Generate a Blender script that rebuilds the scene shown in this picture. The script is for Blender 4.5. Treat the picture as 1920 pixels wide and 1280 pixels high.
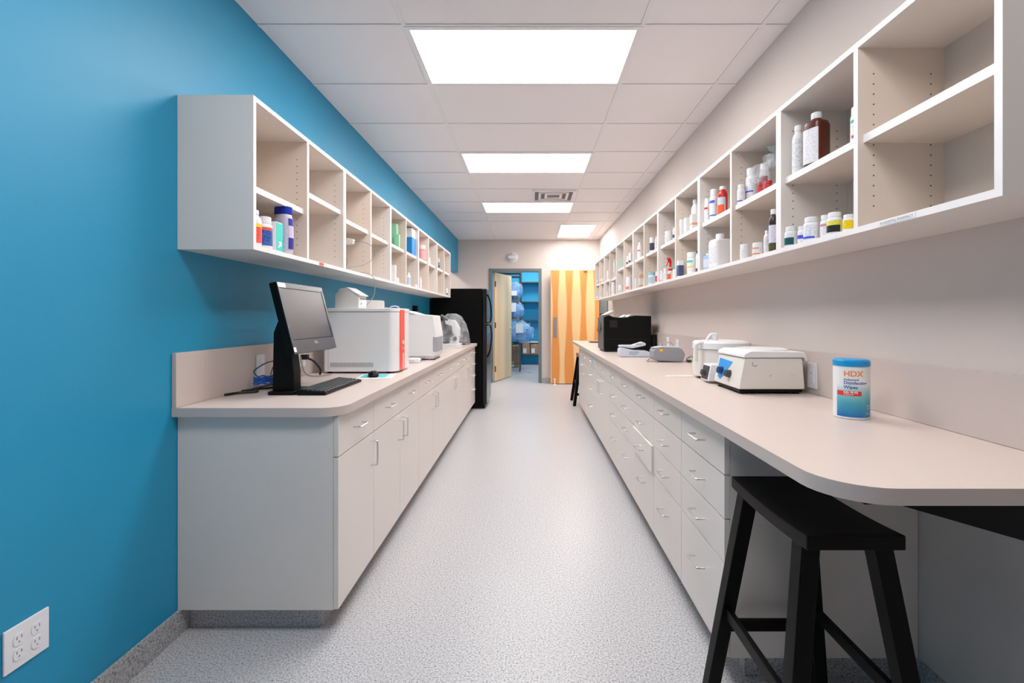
import bpy, bmesh, math, random
from mathutils import Vector, Matrix
random.seed(7)
PI = math.pi
for o in list(bpy.data.objects): bpy.data.objects.remove(o)
SC = bpy.context.scene
COL = SC.collection

# ------------------------------------------------------------------ camera, world, exposure
F = 880.0; U0, V0 = 995.0, 595.0; CH = 1.25
cd = bpy.data.cameras.new('camera'); cam = bpy.data.objects.new('camera', cd); COL.objects.link(cam)
cam.location = (0, 0, CH); cam.rotation_euler = (PI/2, 0, 0)
cd.sensor_width = 36; cd.lens = F/1920*36
cd.shift_x = -(U0-960)/1920; cd.shift_y = -(640-V0)/1920
cd.clip_start = 0.02; cd.clip_end = 60
SC.camera = cam
w = bpy.data.worlds.new('world'); SC.world = w; w.use_nodes = True
w.node_tree.nodes['Background'].inputs[0].default_value = (.9, .95, 1, 1)
w.node_tree.nodes['Background'].inputs[1].default_value = 0.5
SC.view_settings.view_transform = 'Standard'; SC.view_settings.look = 'None'
SC.view_settings.gamma = 1; SC.view_settings.exposure = 1.12
SC.view_settings.use_curve_mapping = False
LIGHT = 7.0                      # strength of the ceiling troffers

# ------------------------------------------------------------------ helpers
def at(u, v, y):                 # point at depth y seen at pixel u, v
    return ((u-U0)*y/F, y, CH+(V0-v)*y/F)

def srgb(r, g, b):
    f = lambda c: (c/255/12.92) if c/255 <= .04045 else ((c/255+.055)/1.055)**2.4
    return (f(r), f(g), f(b), 1)

def mat(name, col, rough=.5, metal=0, var=.04, scale=8, bump=0, bscale=200, emit=0, alpha=None, trans=0, spec=None, coat=0):
    m = bpy.data.materials.new(name); m.use_nodes = True
    nt = m.node_tree; N = nt.nodes; L = nt.links; b = N['Principled BSDF']
    if len(col) == 3: col = srgb(*col)
    tc = N.new('ShaderNodeTexCoord')
    nz = N.new('ShaderNodeTexNoise'); nz.inputs['Scale'].default_value = scale; nz.inputs['Detail'].default_value = 4
    L.new(tc.outputs['Object'], nz.inputs['Vector'])
    mx = N.new('ShaderNodeMix'); mx.data_type = 'RGBA'
    mx.inputs[6].default_value = tuple(max(0, c*(1-var)) for c in col[:3])+(1,)
    mx.inputs[7].default_value = tuple(min(1, c*(1+var)) for c in col[:3])+(1,)
    L.new(nz.outputs['Fac'], mx.inputs[0]); L.new(mx.outputs[2], b.inputs['Base Color'])
    b.inputs['Roughness'].default_value = rough; b.inputs['Metallic'].default_value = metal
    if spec is not None: b.inputs['Specular IOR Level'].default_value = spec
    if trans: b.inputs['Transmission Weight'].default_value = trans
    if coat: b.inputs['Coat Weight'].default_value = coat
    if emit:
        b.inputs['Emission Color'].default_value = col; b.inputs['Emission Strength'].default_value = emit
    if bump:
        n2 = N.new('ShaderNodeTexNoise'); n2.inputs['Scale'].default_value = bscale
        L.new(tc.outputs['Object'], n2.inputs['Vector'])
        bp = N.new('ShaderNodeBump'); bp.inputs['Strength'].default_value = bump; bp.inputs['Distance'].default_value = .002
        L.new(n2.outputs['Fac'], bp.inputs['Height']); L.new(bp.outputs[0], b.inputs['Normal'])
    if alpha is not None:
        tr = N.new('ShaderNodeBsdfTransparent'); ms = N.new('ShaderNodeMixShader')
        n3 = N.new('ShaderNodeTexNoise'); n3.inputs['Scale'].default_value = 14; n3.inputs['Detail'].default_value = 3
        L.new(tc.outputs['Object'], n3.inputs['Vector'])
        mr = N.new('ShaderNodeMapRange'); mr.inputs[1].default_value = .35; mr.inputs[2].default_value = .7
        mr.inputs[3].default_value = alpha[0]; mr.inputs[4].default_value = alpha[1]
        L.new(n3.outputs['Fac'], mr.inputs[0]); L.new(mr.outputs[0], ms.inputs[0])
        L.new(tr.outputs[0], ms.inputs[1]); L.new(b.outputs[0], ms.inputs[2])
        L.new(ms.outputs[0], N['Material Output'].inputs['Surface'])
    return m

def flake_mat(name, base, dark, light, sc=260):
    m = mat(name, base, .33, spec=.4); nt = m.node_tree; N = nt.nodes; L = nt.links; b = N['Principled BSDF']
    tc = N.new('ShaderNodeTexCoord')
    n1 = N.new('ShaderNodeTexNoise'); n1.inputs['Scale'].default_value = sc; n1.inputs['Detail'].default_value = 3; n1.inputs['Roughness'].default_value = .7
    L.new(tc.outputs['Object'], n1.inputs['Vector'])
    cr = N.new('ShaderNodeValToRGB'); e = cr.color_ramp.elements
    e[0].position = .30; e[0].color = srgb(*dark); e[1].position = .60; e[1].color = srgb(*light)
    k = cr.color_ramp.elements.new(.44); k.color = srgb(*base)
    L.new(n1.outputs['Fac'], cr.inputs[0]); L.new(cr.outputs[0], b.inputs['Base Color'])
    return m

def wood_mat(name, c1, c2, period=.245, zamt=.5, sharp=.12, phase=0.0, axis='X'):
    m = mat(name, c1, .4); nt = m.node_tree; N = nt.nodes; L = nt.links; b = N['Principled BSDF']
    tc = N.new('ShaderNodeTexCoord'); mp = N.new('ShaderNodeMapping')
    mp.inputs['Scale'].default_value = (1, 1, .45)
    L.new(tc.outputs['Object'], mp.inputs['Vector'])
    wv = N.new('ShaderNodeTexWave'); wv.wave_type = 'BANDS'; wv.bands_direction = axis; wv.wave_profile = 'SIN'
    wv.inputs['Scale'].default_value = 1/period/3.2; wv.inputs['Distortion'].default_value = zamt
    wv.inputs['Detail'].default_value = 1; wv.inputs['Detail Scale'].default_value = 1.2; wv.inputs['Phase Offset'].default_value = phase
    L.new(mp.outputs[0], wv.inputs['Vector'])
    cr = N.new('ShaderNodeValToRGB'); e = cr.color_ramp.elements
    e[0].position = .5-sharp; e[0].color = srgb(*c1); e[1].position = .5+sharp; e[1].color = srgb(*c2)
    L.new(wv.outputs['Fac'], cr.inputs[0])
    mp2 = N.new('ShaderNodeMapping'); mp2.inputs['Scale'].default_value = (90, 90, 4); L.new(tc.outputs['Object'], mp2.inputs['Vector'])
    nz = N.new('ShaderNodeTexNoise'); nz.inputs['Scale'].default_value = 1; L.new(mp2.outputs[0], nz.inputs['Vector'])
    mx = N.new('ShaderNodeMix'); mx.data_type = 'RGBA'; mx.blend_type = 'MULTIPLY'; mx.inputs[0].default_value = .12
    L.new(cr.outputs[0], mx.inputs[6]); L.new(nz.outputs['Color'], mx.inputs[7]); L.new(mx.outputs[2], b.inputs['Base Color'])
    return m

def print_mat(name, base, ink, sc=420, th=.52):   # a printed label: rows of small illegible print
    m = mat(name, base, .4); nt = m.node_tree; N = nt.nodes; L = nt.links; b = N['Principled BSDF']
    tc = N.new('ShaderNodeTexCoord')
    wv = N.new('ShaderNodeTexWave'); wv.wave_type = 'BANDS'; wv.bands_direction = 'Z'; wv.inputs['Scale'].default_value = 75
    L.new(tc.outputs['Object'], wv.inputs['Vector'])
    nz = N.new('ShaderNodeTexNoise'); nz.inputs['Scale'].default_value = 130; L.new(tc.outputs['Object'], nz.inputs['Vector'])
    mu = N.new('ShaderNodeMath'); mu.operation = 'MULTIPLY'; L.new(wv.outputs['Fac'], mu.inputs[0]); L.new(nz.outputs['Fac'], mu.inputs[1])
    cr = N.new('ShaderNodeValToRGB'); e = cr.color_ramp.elements
    e[0].position = th-.08; e[0].color = srgb(*base); e[1].position = th+.03; e[1].color = srgb(*[int(i*.6+b_*.4) for i, b_ in zip(ink, base)])
    L.new(mu.outputs[0], cr.inputs[0]); L.new(cr.outputs[0], b.inputs['Base Color'])
    return m

class MB:
    def __init__(s): s.bm = bmesh.new()
    def _merge(s, t, mi=0):
        if mi:
            for f in t.faces: f.material_index = mi
        me = bpy.data.meshes.new('tmp'); t.to_mesh(me); t.free(); s.bm.from_mesh(me); bpy.data.meshes.remove(me); return s
    def box(s, x0, x1, y0, y1, z0, z1, bev=0, mi=0, M=None, seg=2):
        t = bmesh.new(); bmesh.ops.create_cube(t, size=1)
        for v in t.verts:
            v.co = Vector(((x0+x1)/2+v.co.x*(x1-x0), (y0+y1)/2+v.co.y*(y1-y0), (z0+z1)/2+v.co.z*(z1-z0)))
        if bev: bmesh.ops.bevel(t, geom=t.edges[:], offset=bev, segments=seg, affect='EDGES', profile=.5)
        if M: t.transform(M)
        return s._merge(t, mi)
    def cyl(s, p, q, r, r2=None, n=20, mi=0):
        p = Vector(p); q = Vector(q); d = q-p; t = bmesh.new()
        bmesh.ops.create_cone(t, cap_ends=True, segments=n, radius1=r, radius2=r if r2 is None else r2, depth=d.length)
        t.transform(Matrix.Translation((p+q)/2) @ d.to_track_quat('Z', 'Y').to_matrix().to_4x4())
        return s._merge(t, mi)
    def loft(s, secs, n=28, mi=0, a0=0, a1=2*PI, cap=True, cx=0, cy=0, M=None):
        # secs: (z, hx, hy, power) stacked superellipse sections
        t = bmesh.new(); full = abs(a1-a0-2*PI) < 1e-6; k = n if full else n+1; rings = []
        for (z, hx, hy, pw) in secs:
            ring = []
            for i in range(k):
                a = a0+(a1-a0)*i/n; c, q = math.cos(a), math.sin(a)
                ring.append(t.verts.new((cx+hx*math.copysign(abs(c)**(2/pw), c), cy+hy*math.copysign(abs(q)**(2/pw), q), z)))
            rings.append(ring)
        for A, B in zip(rings, rings[1:]):
            for i in range(k if full else k-1):
                j = (i+1) % k; t.faces.new((A[i], A[j], B[j], B[i]))
        if full and cap:
            t.faces.new(rings[0][::-1]); t.faces.new(rings[-1])
        if M: t.transform(M)
        return s._merge(t, mi)
    def prism(s, pts, axis, a, b, bev=0, mi=0, M=None):
        t = bmesh.new()
        def P(p, h): return {'x': (h, p[0], p[1]), 'y': (p[0], h, p[1]), 'z': (p[0], p[1], h)}[axis]
        A = [t.verts.new(P(p, a)) for p in pts]; B = [t.verts.new(P(p, b)) for p in pts]
        t.faces.new(A); t.faces.new(B[::-1])
        for i in range(len(pts)):
            j = (i+1) % len(pts); t.faces.new((A[i], B[i], B[j], A[j]))
        bmesh.ops.recalc_face_normals(t, faces=t.faces[:])
        if bev: bmesh.ops.bevel(t, geom=t.edges[:], offset=bev, segments=2, affect='EDGES', profile=.5)
        if M: t.transform(M)
        return s._merge(t, mi)
    def tube(s, pts, r, n=8, sub=6, mi=0, closed=False):
        P = [Vector(p) for p in pts]; Q = []
        if sub > 1 and len(P) > 2:
            for i in range(len(P)-1):
                a = P[max(i-1, 0)]; b = P[i]; c = P[i+1]; d = P[min(i+2, len(P)-1)]
                for k in range(sub):
                    t_ = k/sub
                    Q.append(.5*((2*b)+(c-a)*t_+(2*a-5*b+4*c-d)*t_**2+(3*b-a-3*c+d)*t_**3))
            Q.append(P[-1])
        else: Q = P
        t = bmesh.new(); rings = []; up = None
        for i, p in enumerate(Q):
            d = (Q[min(i+1, len(Q)-1)]-Q[max(i-1, 0)]).normalized()
            if up is None: up = d.orthogonal().normalized()
            else:
                up = (up-d*up.dot(d)); up = up.normalized() if up.length > 1e-6 else d.orthogonal().normalized()
            sd = d.cross(up)
            rings.append([t.verts.new(p+up*r*math.cos(2*PI*k/n)+sd*r*math.sin(2*PI*k/n)) for k in range(n)])
        for A, B in zip(rings, rings[1:]):
            for i in range(n):
                j = (i+1) % n; t.faces.new((A[i], A[j], B[j], B[i]))
        t.faces.new(rings[0][::-1]); t.faces.new(rings[-1])
        return s._merge(t, mi)
    def sphere(s, c, r, sc=(1, 1, 1), n=16, mi=0, amp=0, freq=8, seed=0, M=None):
        from mathutils import noise
        t = bmesh.new(); bmesh.ops.create_uvsphere(t, u_segments=n*2, v_segments=n, radius=1)
        for v in t.verts:
            k = 1+(amp*noise.noise(v.co*freq*.3+Vector((seed, seed*2, 0))) if amp else 0)
            v.co = Vector((c[0]+v.co.x*r*sc[0]*k, c[1]+v.co.y*r*sc[1]*k, c[2]+v.co.z*r*sc[2]*k))
        if M: t.transform(M)
        return s._merge(t, mi)
    def build(s, name, m, parent=None, local=False, loc=None):
        bm = s.bm
        bmesh.ops.recalc_face_normals(bm, faces=bm.faces[:])
        if loc is not None and not local: bm.transform(Matrix.Translation(-Vector(loc)))
        if parent and not local:
            r = parent
            while r.parent: r = r.parent
            bm.transform(Matrix.Translation(-Vector(r.location)))
        for f in bm.faces: f.smooth = True
        for e in bm.edges:
            if len(e.link_faces) == 2: e.smooth = e.calc_face_angle(0) < .6
        me = bpy.data.meshes.new(name); bm.to_mesh(me); bm.free()
        for x in (m if isinstance(m, (list, tuple)) else [m]): me.materials.append(x)
        o = bpy.data.objects.new(name, me); COL.objects.link(o)
        if parent: o.parent = parent
        if loc is not None: o.location = loc
        wn = o.modifiers.new('normals', 'WEIGHTED_NORMAL'); wn.keep_sharp = True
        return o

def tag(o, label, cat, group=None, kind=None):
    if label: o['label'] = label
    if cat: o['category'] = cat
    if group: o['group'] = group
    if kind: o['kind'] = kind
    return o
def thing(name, label, cat, loc=(0, 0, 0), rotz=0, group=None):
    o = bpy.data.objects.new(name, None); COL.objects.link(o); o.empty_display_size = .05
    o.location = loc; o.rotation_euler = (0, 0, rotz); return tag(o, label, cat, group)
def struct(name, mb, m):
    o = mb.build(name, m); o['kind'] = 'structure'; return o

def text_bm(s, size, bold=0.0, depth=0.0):
    c = bpy.data.curves.new('t', 'FONT'); c.body = s; c.size = size; c.offset = bold; c.resolution_u = 3
    o = bpy.data.objects.new('t', c); COL.objects.link(o)
    dg = bpy.context.evaluated_depsgraph_get(); me = bpy.data.meshes.new_from_object(o.evaluated_get(dg))
    b = MB(); b.bm.from_mesh(me); bpy.data.meshes.remove(me); bpy.data.objects.remove(o); bpy.data.curves.remove(c)
    return b

# ------------------------------------------------------------------ materials
M_ceil = mat('ceiling_tile', (246, 240, 240), .9, var=.01, scale=400)
M_grid = mat('ceiling_grid_metal', (242, 238, 238), .6, var=.01)
M_beige = mat('beige_paint', (222, 210, 203), .75, var=.01, scale=3, bump=.15, bscale=350)
M_blue = mat('blue_paint', (0, 148, 192), .5, spec=.8, var=.02, scale=3, bump=.2, bscale=300)
M_floor = flake_mat('flake_floor', (176, 175, 178), (60, 62, 66), (214, 213, 216), 150)
M_cove = flake_mat('flake_cove', (160, 160, 162), (60, 62, 66), (200, 199, 202), 150)
M_lam = mat('white_laminate', (232, 224, 218), .38, var=.012, scale=5)
M_lamedge = mat('white_edge_band', (243, 238, 238), .35, var=.01)
M_lamin = mat('laminate_inside', (228, 214, 202), .5, var=.015)
M_hole = mat('pin_hole', (90, 80, 72), .8)
M_top = mat('beige_worktop', (218, 202, 194), .34, var=.03, scale=120)
M_topedge = mat('worktop_edge', (206, 192, 186), .5, var=.03, scale=120)
M_metal = mat('brushed_nickel', (225, 222, 224), .25, metal=.85)
M_grey = mat('grey_frame_paint', (112, 122, 124), .45)
M_black = mat('black_plastic', (6, 6, 6), .45, spec=.2)
M_blackw = mat('black_stool_paint', (3, 3, 3), .45, spec=.15, var=.1, scale=30)
M_fridge = mat('black_fridge', (2, 2, 2), .45, spec=.12, bump=.2, bscale=500)
M_fridged = mat('black_fridge_door', (6, 6, 7), .16, bump=.1, bscale=500)
M_dgrey = mat('dark_grey_plastic', (62, 66, 70), .35)
M_screen = mat('screen_glass', (66, 66, 72), .28, spec=.8)
M_bez = mat('monitor_bezel', (70, 76, 82), .25, spec=.7)
M_white = mat('white_plastic', (236, 236, 238), .35, var=.01)
M_wht2 = mat('off_white_plastic', (228, 224, 218), .4, var=.01)
M_red = mat('red_print', (255, 92, 76), .4)
M_toe = mat('dark_toe_kick', (120, 118, 116), .6)
M_out = mat('outlet_white', (240, 240, 244), .3, var=.005)
M_slot = mat('outlet_slot', (120, 118, 118), .5)
M_bag = mat('clear_plastic_film', (235, 240, 245), .3, spec=.5, alpha=(.10, .38))
def veneer_mat(name, light, dark, period, phase):     # broad cathedral veneer bands that swell with height
    m = mat(name, light, .4); nt = m.node_tree; N = nt.nodes; L = nt.links
    tc = N.new('ShaderNodeTexCoord'); sp = N.new('ShaderNodeSeparateXYZ'); L.new(tc.outputs['Object'], sp.inputs[0])
    def mth(op, a, b=None, c=None):
        n = N.new('ShaderNodeMath'); n.operation = op
        for i, v in enumerate((a, b, c)):
            if v is None: continue
            if isinstance(v, (int, float)): n.inputs[i].default_value = v
            else: L.new(v, n.inputs[i])
        return n.outputs[0]
    mpn = N.new('ShaderNodeMapping'); mpn.inputs['Scale'].default_value = (3.5, 3.5, .55); L.new(tc.outputs['Object'], mpn.inputs[0])
    nz = N.new('ShaderNodeTexNoise'); nz.inputs['Scale'].default_value = 1; nz.inputs['Detail'].default_value = 1; L.new(mpn.outputs[0], nz.inputs[0])
    sx = mth('SINE', mth('MULTIPLY_ADD', sp.outputs['X'], 2*PI/period, phase))
    sz = mth('MULTIPLY', mth('SINE', mth('MULTIPLY_ADD', sp.outputs['Z'], 3.1, 0.4)), .42)
    v = mth('ADD', mth('MULTIPLY_ADD', mth('ADD', sx, sz), .3, .5), mth('MULTIPLY', mth('SUBTRACT', nz.outputs['Fac'], .5), .35))
    cr = N.new('ShaderNodeValToRGB'); e = cr.color_ramp.elements; e[0].position = .42; e[0].color = srgb(*light); e[1].position = .58; e[1].color = srgb(*dark)
    L.new(v, cr.inputs[0])
    mp2 = N.new('ShaderNodeMapping'); mp2.inputs['Scale'].default_value = (120, 120, 4); L.new(tc.outputs['Object'], mp2.inputs['Vector'])
    n2 = N.new('ShaderNodeTexNoise'); n2.inputs['Scale'].default_value = 1; L.new(mp2.outputs[0], n2.inputs['Vector'])
    mx = N.new('ShaderNodeMix'); mx.data_type = 'RGBA'; mx.blend_type = 'MULTIPLY'; mx.inputs[0].default_value = .12
    L.new(cr.outputs[0], mx.inputs[6]); L.new(n2.outputs['Color'], mx.inputs[7]); L.new(mx.outputs[2], N['Principled BSDF'].inputs['Base Color'])
    return m
M_wood = veneer_mat('maple_door', (246, 206, 150), (232, 152, 80), .265, -2*PI*.46/.265+PI/2)
M_wood2 = wood_mat('maple_door_pale', (255, 224, 178), (250, 204, 150), .14, 1.2, .5)
M_cblue = mat('blue_cable', (20, 90, 190), .4)
M_cgrey = mat('grey_cable', (150, 146, 142), .5)
M_cblack = mat('black_cable', (18, 18, 18), .5)
M_dev = mat('grey_device', (150, 153, 162), .45)
M_card = mat('cardboard', (190, 140, 110), .8, scale=20)
M_paper = mat('white_paper', (244, 243, 240), .8, var=.01)
def emis(name, s, col=(1, .976, .955, 1)):
    m = bpy.data.materials.new(name); m.use_nodes = True; N = m.node_tree.nodes; b = N['Principled BSDF']
    b.inputs['Base Color'].default_value = (.9, .9, .9, 1); b.inputs['Emission Color'].default_value = col; b.inputs['Emission Strength'].default_value = s
    tc = N.new('ShaderNodeTexCoord'); vo = N.new('ShaderNodeTexVoronoi'); vo.inputs['Scale'].default_value = 120
    bp = N.new('ShaderNodeBump'); bp.inputs['Strength'].default_value = .1
    m.node_tree.links.new(tc.outputs['Object'], vo.inputs['Vector']); m.node_tree.links.new(vo.outputs[0], bp.inputs['Height']); m.node_tree.links.new(bp.outputs[0], b.inputs['Normal'])
    return m
M_lens = emis('light_diffuser', LIGHT)

# ------------------------------------------------------------------ shell
XL, XR, YE, H, YB = -1.39, 1.31, 8.98, 2.74, -2.2
T = .12
struct('floor', MB().box(-3.2, 3.2, YB-.2, 13.2, -.1, 0), M_floor)
struct('ceiling', MB().box(-3.2, 3.2, YB-.2, 13.2, H, H+.1), M_ceil)
# left wall with a wide opening past the fridge, its header reaching z = 2.11
LO = 7.55
struct('wall_left', MB().box(XL-T, XL, YB, LO, 0, H).box(XL-T, XL, LO, YE, 2.11, H), M_blue)
struct('wall_passage', MB().box(-3.2, -3.1, 6.5, YE, 0, H).box(-3.1, XL-T, 6.4, 6.5, 0, H), M_beige)
# right wall with a door opening near the far end
RO0, RO1 = 7.98, 8.86
struct('wall_right', MB().box(XR, XR+T, YB, RO0, 0, H).box(XR, XR+T, RO1, YE, 0, H).box(XR, XR+T, RO0, RO1, 2.14, H), M_beige)
struct('wall_corridor', MB().box(2.6, 2.7, 7.0, YE, 0, H).box(XR+T, 2.6, 6.9, 7.0, 0, H), M_beige)
# end wall with the storage door opening
DX0, DX1, DZ = -.745, .155, 2.13
struct('wall_end', MB().box(-3.2, DX0, YE, YE+T, 0, H).box(DX1, 3.2, YE, YE+T, 0, H).box(DX0, DX1, YE, YE+T, DZ, H), M_beige)
struct('wall_rear', MB().box(-3.2, 3.2, YB-.1, YB, 0, H), M_beige)
M_blue2 = mat('storage_blue_paint', (60, 185, 232), .6, var=.02)
struct('wall_storage', MB().box(-1.9, 1.2, 12.7, 12.8, 0, H).box(1.1, 1.2, YE+T, 12.7, 0, H).box(-1.9, -1.8, YE+T, 12.7, 0, H), M_blue2)

def cove(name, segs):
    mb = MB()
    for (x0, x1, y0, y1) in segs: mb.box(x0, x1, y0, y1, 0, .1, .003)
    struct(name, mb, M_cove)
cove('baseboard_left', [(XL, XL+.012, YB, 1.9), (XL, XL+.012, 7.1, LO)])
cove('baseboard_right', [(XR-.012, XR, YB, 1.57), (XR-.012, XR, 6.4, RO0-.06), (XR-.012, XR, RO1+.06, YE)])
cove('baseboard_end', [(-3.1, DX0-.06, YE-.012, YE), (DX1+.06, XR-.012, YE-.012, YE)])

# hollow metal frames
def frame_y(name, x0, x1, y, z, fw=.055):       # frame in a wall that runs along x
    mb = MB()
    for a, b in ((x0-fw, x0+.003), (x1-.003, x1+fw)): mb.box(a, b, y-.015, y+T+.015, 0, z+fw, .003)
    mb.box(x0, x1, y-.0148, y+T+.0148, z-.003, z+fw-.001, .003); struct(name, mb, M_grey)
frame_y('door_1_frame', DX0+.0, DX1-.0, YE, DZ-.0)
mb = MB()
for a, b in ((RO0-.05, RO0+.003), (RO1-.003, RO1+.05)): mb.box(XR-.015, XR+T+.015, a, b, 0, 2.19, .003)
mb.box(XR-.0148, XR+T+.0148, RO0, RO1, 2.137, 2.189, .003); struct('door_2_frame', mb, M_grey)

# storage room door: hinged on the left, swung into the storage room
hx, hy = DX0+.012, YE+T+.0
ang = math.radians(71)
L = .88
Mx = Matrix.Translation((hx, hy+.02, 0)) @ Matrix.Rotation(ang, 4, 'Z')
d1 = MB().box(0, L, -.044, 0, .012, DZ-.006, .002, M=Mx).build('door_1', M_wood2); d1['kind'] = 'structure'
hd = MB(); hd.cyl((L-.07, -.05, 1.02), (L-.07, -.10, 1.02), .011); hd.tube([(L-.07, -.10, 1.02), (L-.12, -.105, 1.02), (L-.19, -.10, 1.02)], .009)
hd.cyl((L-.07, -.044, 1.02), (L-.07, -.052, 1.02), .03); hd.bm.transform(Mx); h = hd.build('door_handle', M_metal, d1, True)
hg = MB()
for z in (.25, 1.1, 1.9): hg.box(-.01, .035, -.05, -.043, z-.055, z+.055, M=Mx); hg.cyl(Mx @ Vector((-.002, -.05, z-.055)), Mx @ Vector((-.002, -.05, z+.055)), .008)
hg.build('hinge', M_dgrey, d1, True)

# wide maple door open against the end wall, hinged at the right wall opening
d2 = MB().box(.375, 1.285, 8.80, 8.845, .012, 2.135, .002).build('door_2', M_wood); d2['kind'] = 'structure'
MB().box(.425, .49, 8.792, 8.80, .875, 1.255, .001).build('push_plate', mat('plate_steel', (160, 155, 160), .35, metal=.6), d2, True)
a_ = MB(); a_.tube([(1.02, 8.79, 2.15), (1.15, 8.72, 2.17), (1.285, 8.66, 2.18)], .009, sub=1); a_.box(.99, 1.05, 8.76, 8.80, 2.12, 2.145, .003)
a_.build('door_closer_arm', M_metal, d2, True)
ds = thing('door_stop', 'white floor door stop at the foot of the open maple door', 'door stop', at(1040, 722, 8.7)[:2]+(0,))
MB().cyl((0, 0, 0), (0, 0, .008), .03).build('base', M_white, ds, True)
MB().cyl((0, 0, .008), (0, 0, .10), .011).build('post', M_white, ds, True)
MB().sphere((0, 0, .105), .016, n=8).build('bumper', M_out, ds, True)

# ceiling grid
def grid():
    mb = MB(); z0, z1 = H-.004, H
    ys = [2.395+.6096*k for k in range(-7, 9)]
    for y in ys: mb.box(XL, XR, y-.012, y+.012, z0, z1)
    for x in (-.647, .572, 1.182): mb.box(x-.012, x+.012, YB, YE, z0+.0005, z1)
    struct('ceiling_grid', mb, M_grid)
    mb = MB()
    for y in ys: mb.box(XL, XR, y-.014, y-.012, z0+.002, z1-.001)
    for x in (-.647, .572, 1.182): mb.box(x-.0135, x-.012, YB, YE, z0+.002, z1-.001)
    struct('ceiling_grid_reveal', mb, mat('grid_shadow_gap', (214, 208, 209), .8))
grid()
def troffer(x0, x1, y0, y1, label, grp='recessed troffer lights down the aisle ceiling'):
    t = thing('ceiling_light', label, 'ceiling light', ((x0+x1)/2, (y0+y1)/2, H), 0, grp)
    f = MB(); a = .028
    f.box(x0-a, x1+a, y0-a, y0, H-.008, H, .001); f.box(x0-a, x1+a, y1, y1+a, H-.008, H, .001)
    f.box(x0-a, x0, y0, y1, H-.008, H, .001); f.box(x1, x1+a, y0, y1, H-.008, H, .001)
    f.build('frame', M_grid, t)
    MB().box(x0, x1, y0, y1, H-.004, H-.001).build('diffuser', M_lens, t)
for i, y in enumerate((2.424, 4.257, 6.08)):
    troffer(-.623, .547, y, y+.55, ['nearest of the three wide ceiling lights, brightest and largest', 'middle one of the three wide ceiling lights', 'farthest of the three wide ceiling lights, just past the air vent'][i])
troffer(.496, 1.05, 7.54, 8.67, 'small-looking ceiling light turned lengthwise near the end wall and maple door')
troffer(-.623, .547, .595, 1.145, 'wide ceiling light overhead, above the frame and before the nearest visible one')
troffer(-.5, .6, 9.9, 10.45, 'nearer ceiling light inside the blue storage room', 'lights in side rooms')
troffer(-.5, .6, 11.5, 12.05, 'farther ceiling light inside the blue storage room', 'lights in side rooms')
troffer(1.7, 2.25, 7.4, 8.5, 'unseen ceiling light added to brighten the corridor beyond the right wall doorway', 'lights in side rooms')  # out-of-view lamp added so the corridor doorway does not render black
troffer(-2.6, -2.05, 7.3, 8.4, 'unseen ceiling light added to light the side passage past the refrigerator', 'lights in side rooms')  # out-of-view lamp added to give the left passage some light

# ceiling vent
t = thing('ceiling_vent', 'square white air diffuser set in the ceiling between the second and third lights', 'air vent', (.27, 5.72, H))
x0, x1, y0, y1 = .02, .53, 5.47, 5.97
mb = MB()
for k in range(3):
    a = .0+k*.075; b = a+.03; z = H-.012+k*.002
    for q in ((x0+a, x1-a, y0+a, y0+b), (x0+a, x1-a, y1-b, y1-a), (x0+a, x0+b, y0+b, y1-b), (x1-b, x1-a, y0+b, y1-b)): mb.box(*q, z-.01, z+.012 if k else H, .001)
mb.build('louvre_rings', M_grid, t)
MB().box(x0+.01, x1-.01, y0+.01, y1-.01, H-.003, H-.001).build('duct_opening', M_toe, t)

# round fixture over the storage door
cx, _, cz = at(961, 482, YE)
t = thing('wall_light', 'round white fixture on the end wall above the storage doorway', 'wall light', (cx, YE, cz))
MB().cyl((cx, YE, cz), (cx, YE-.03, cz), .105, .10, n=32).build('base', M_white, t)
MB().sphere((cx, YE-.03, cz), .088, (1, .45, 1), n=14).build('dome', mat('frosted_dome', (214, 214, 220), .3), t)
MB().box(cx-.085, cx+.085, YE-.078, YE-.045, cz-.035, cz+.02, .008).build('band', M_white, t)

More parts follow.
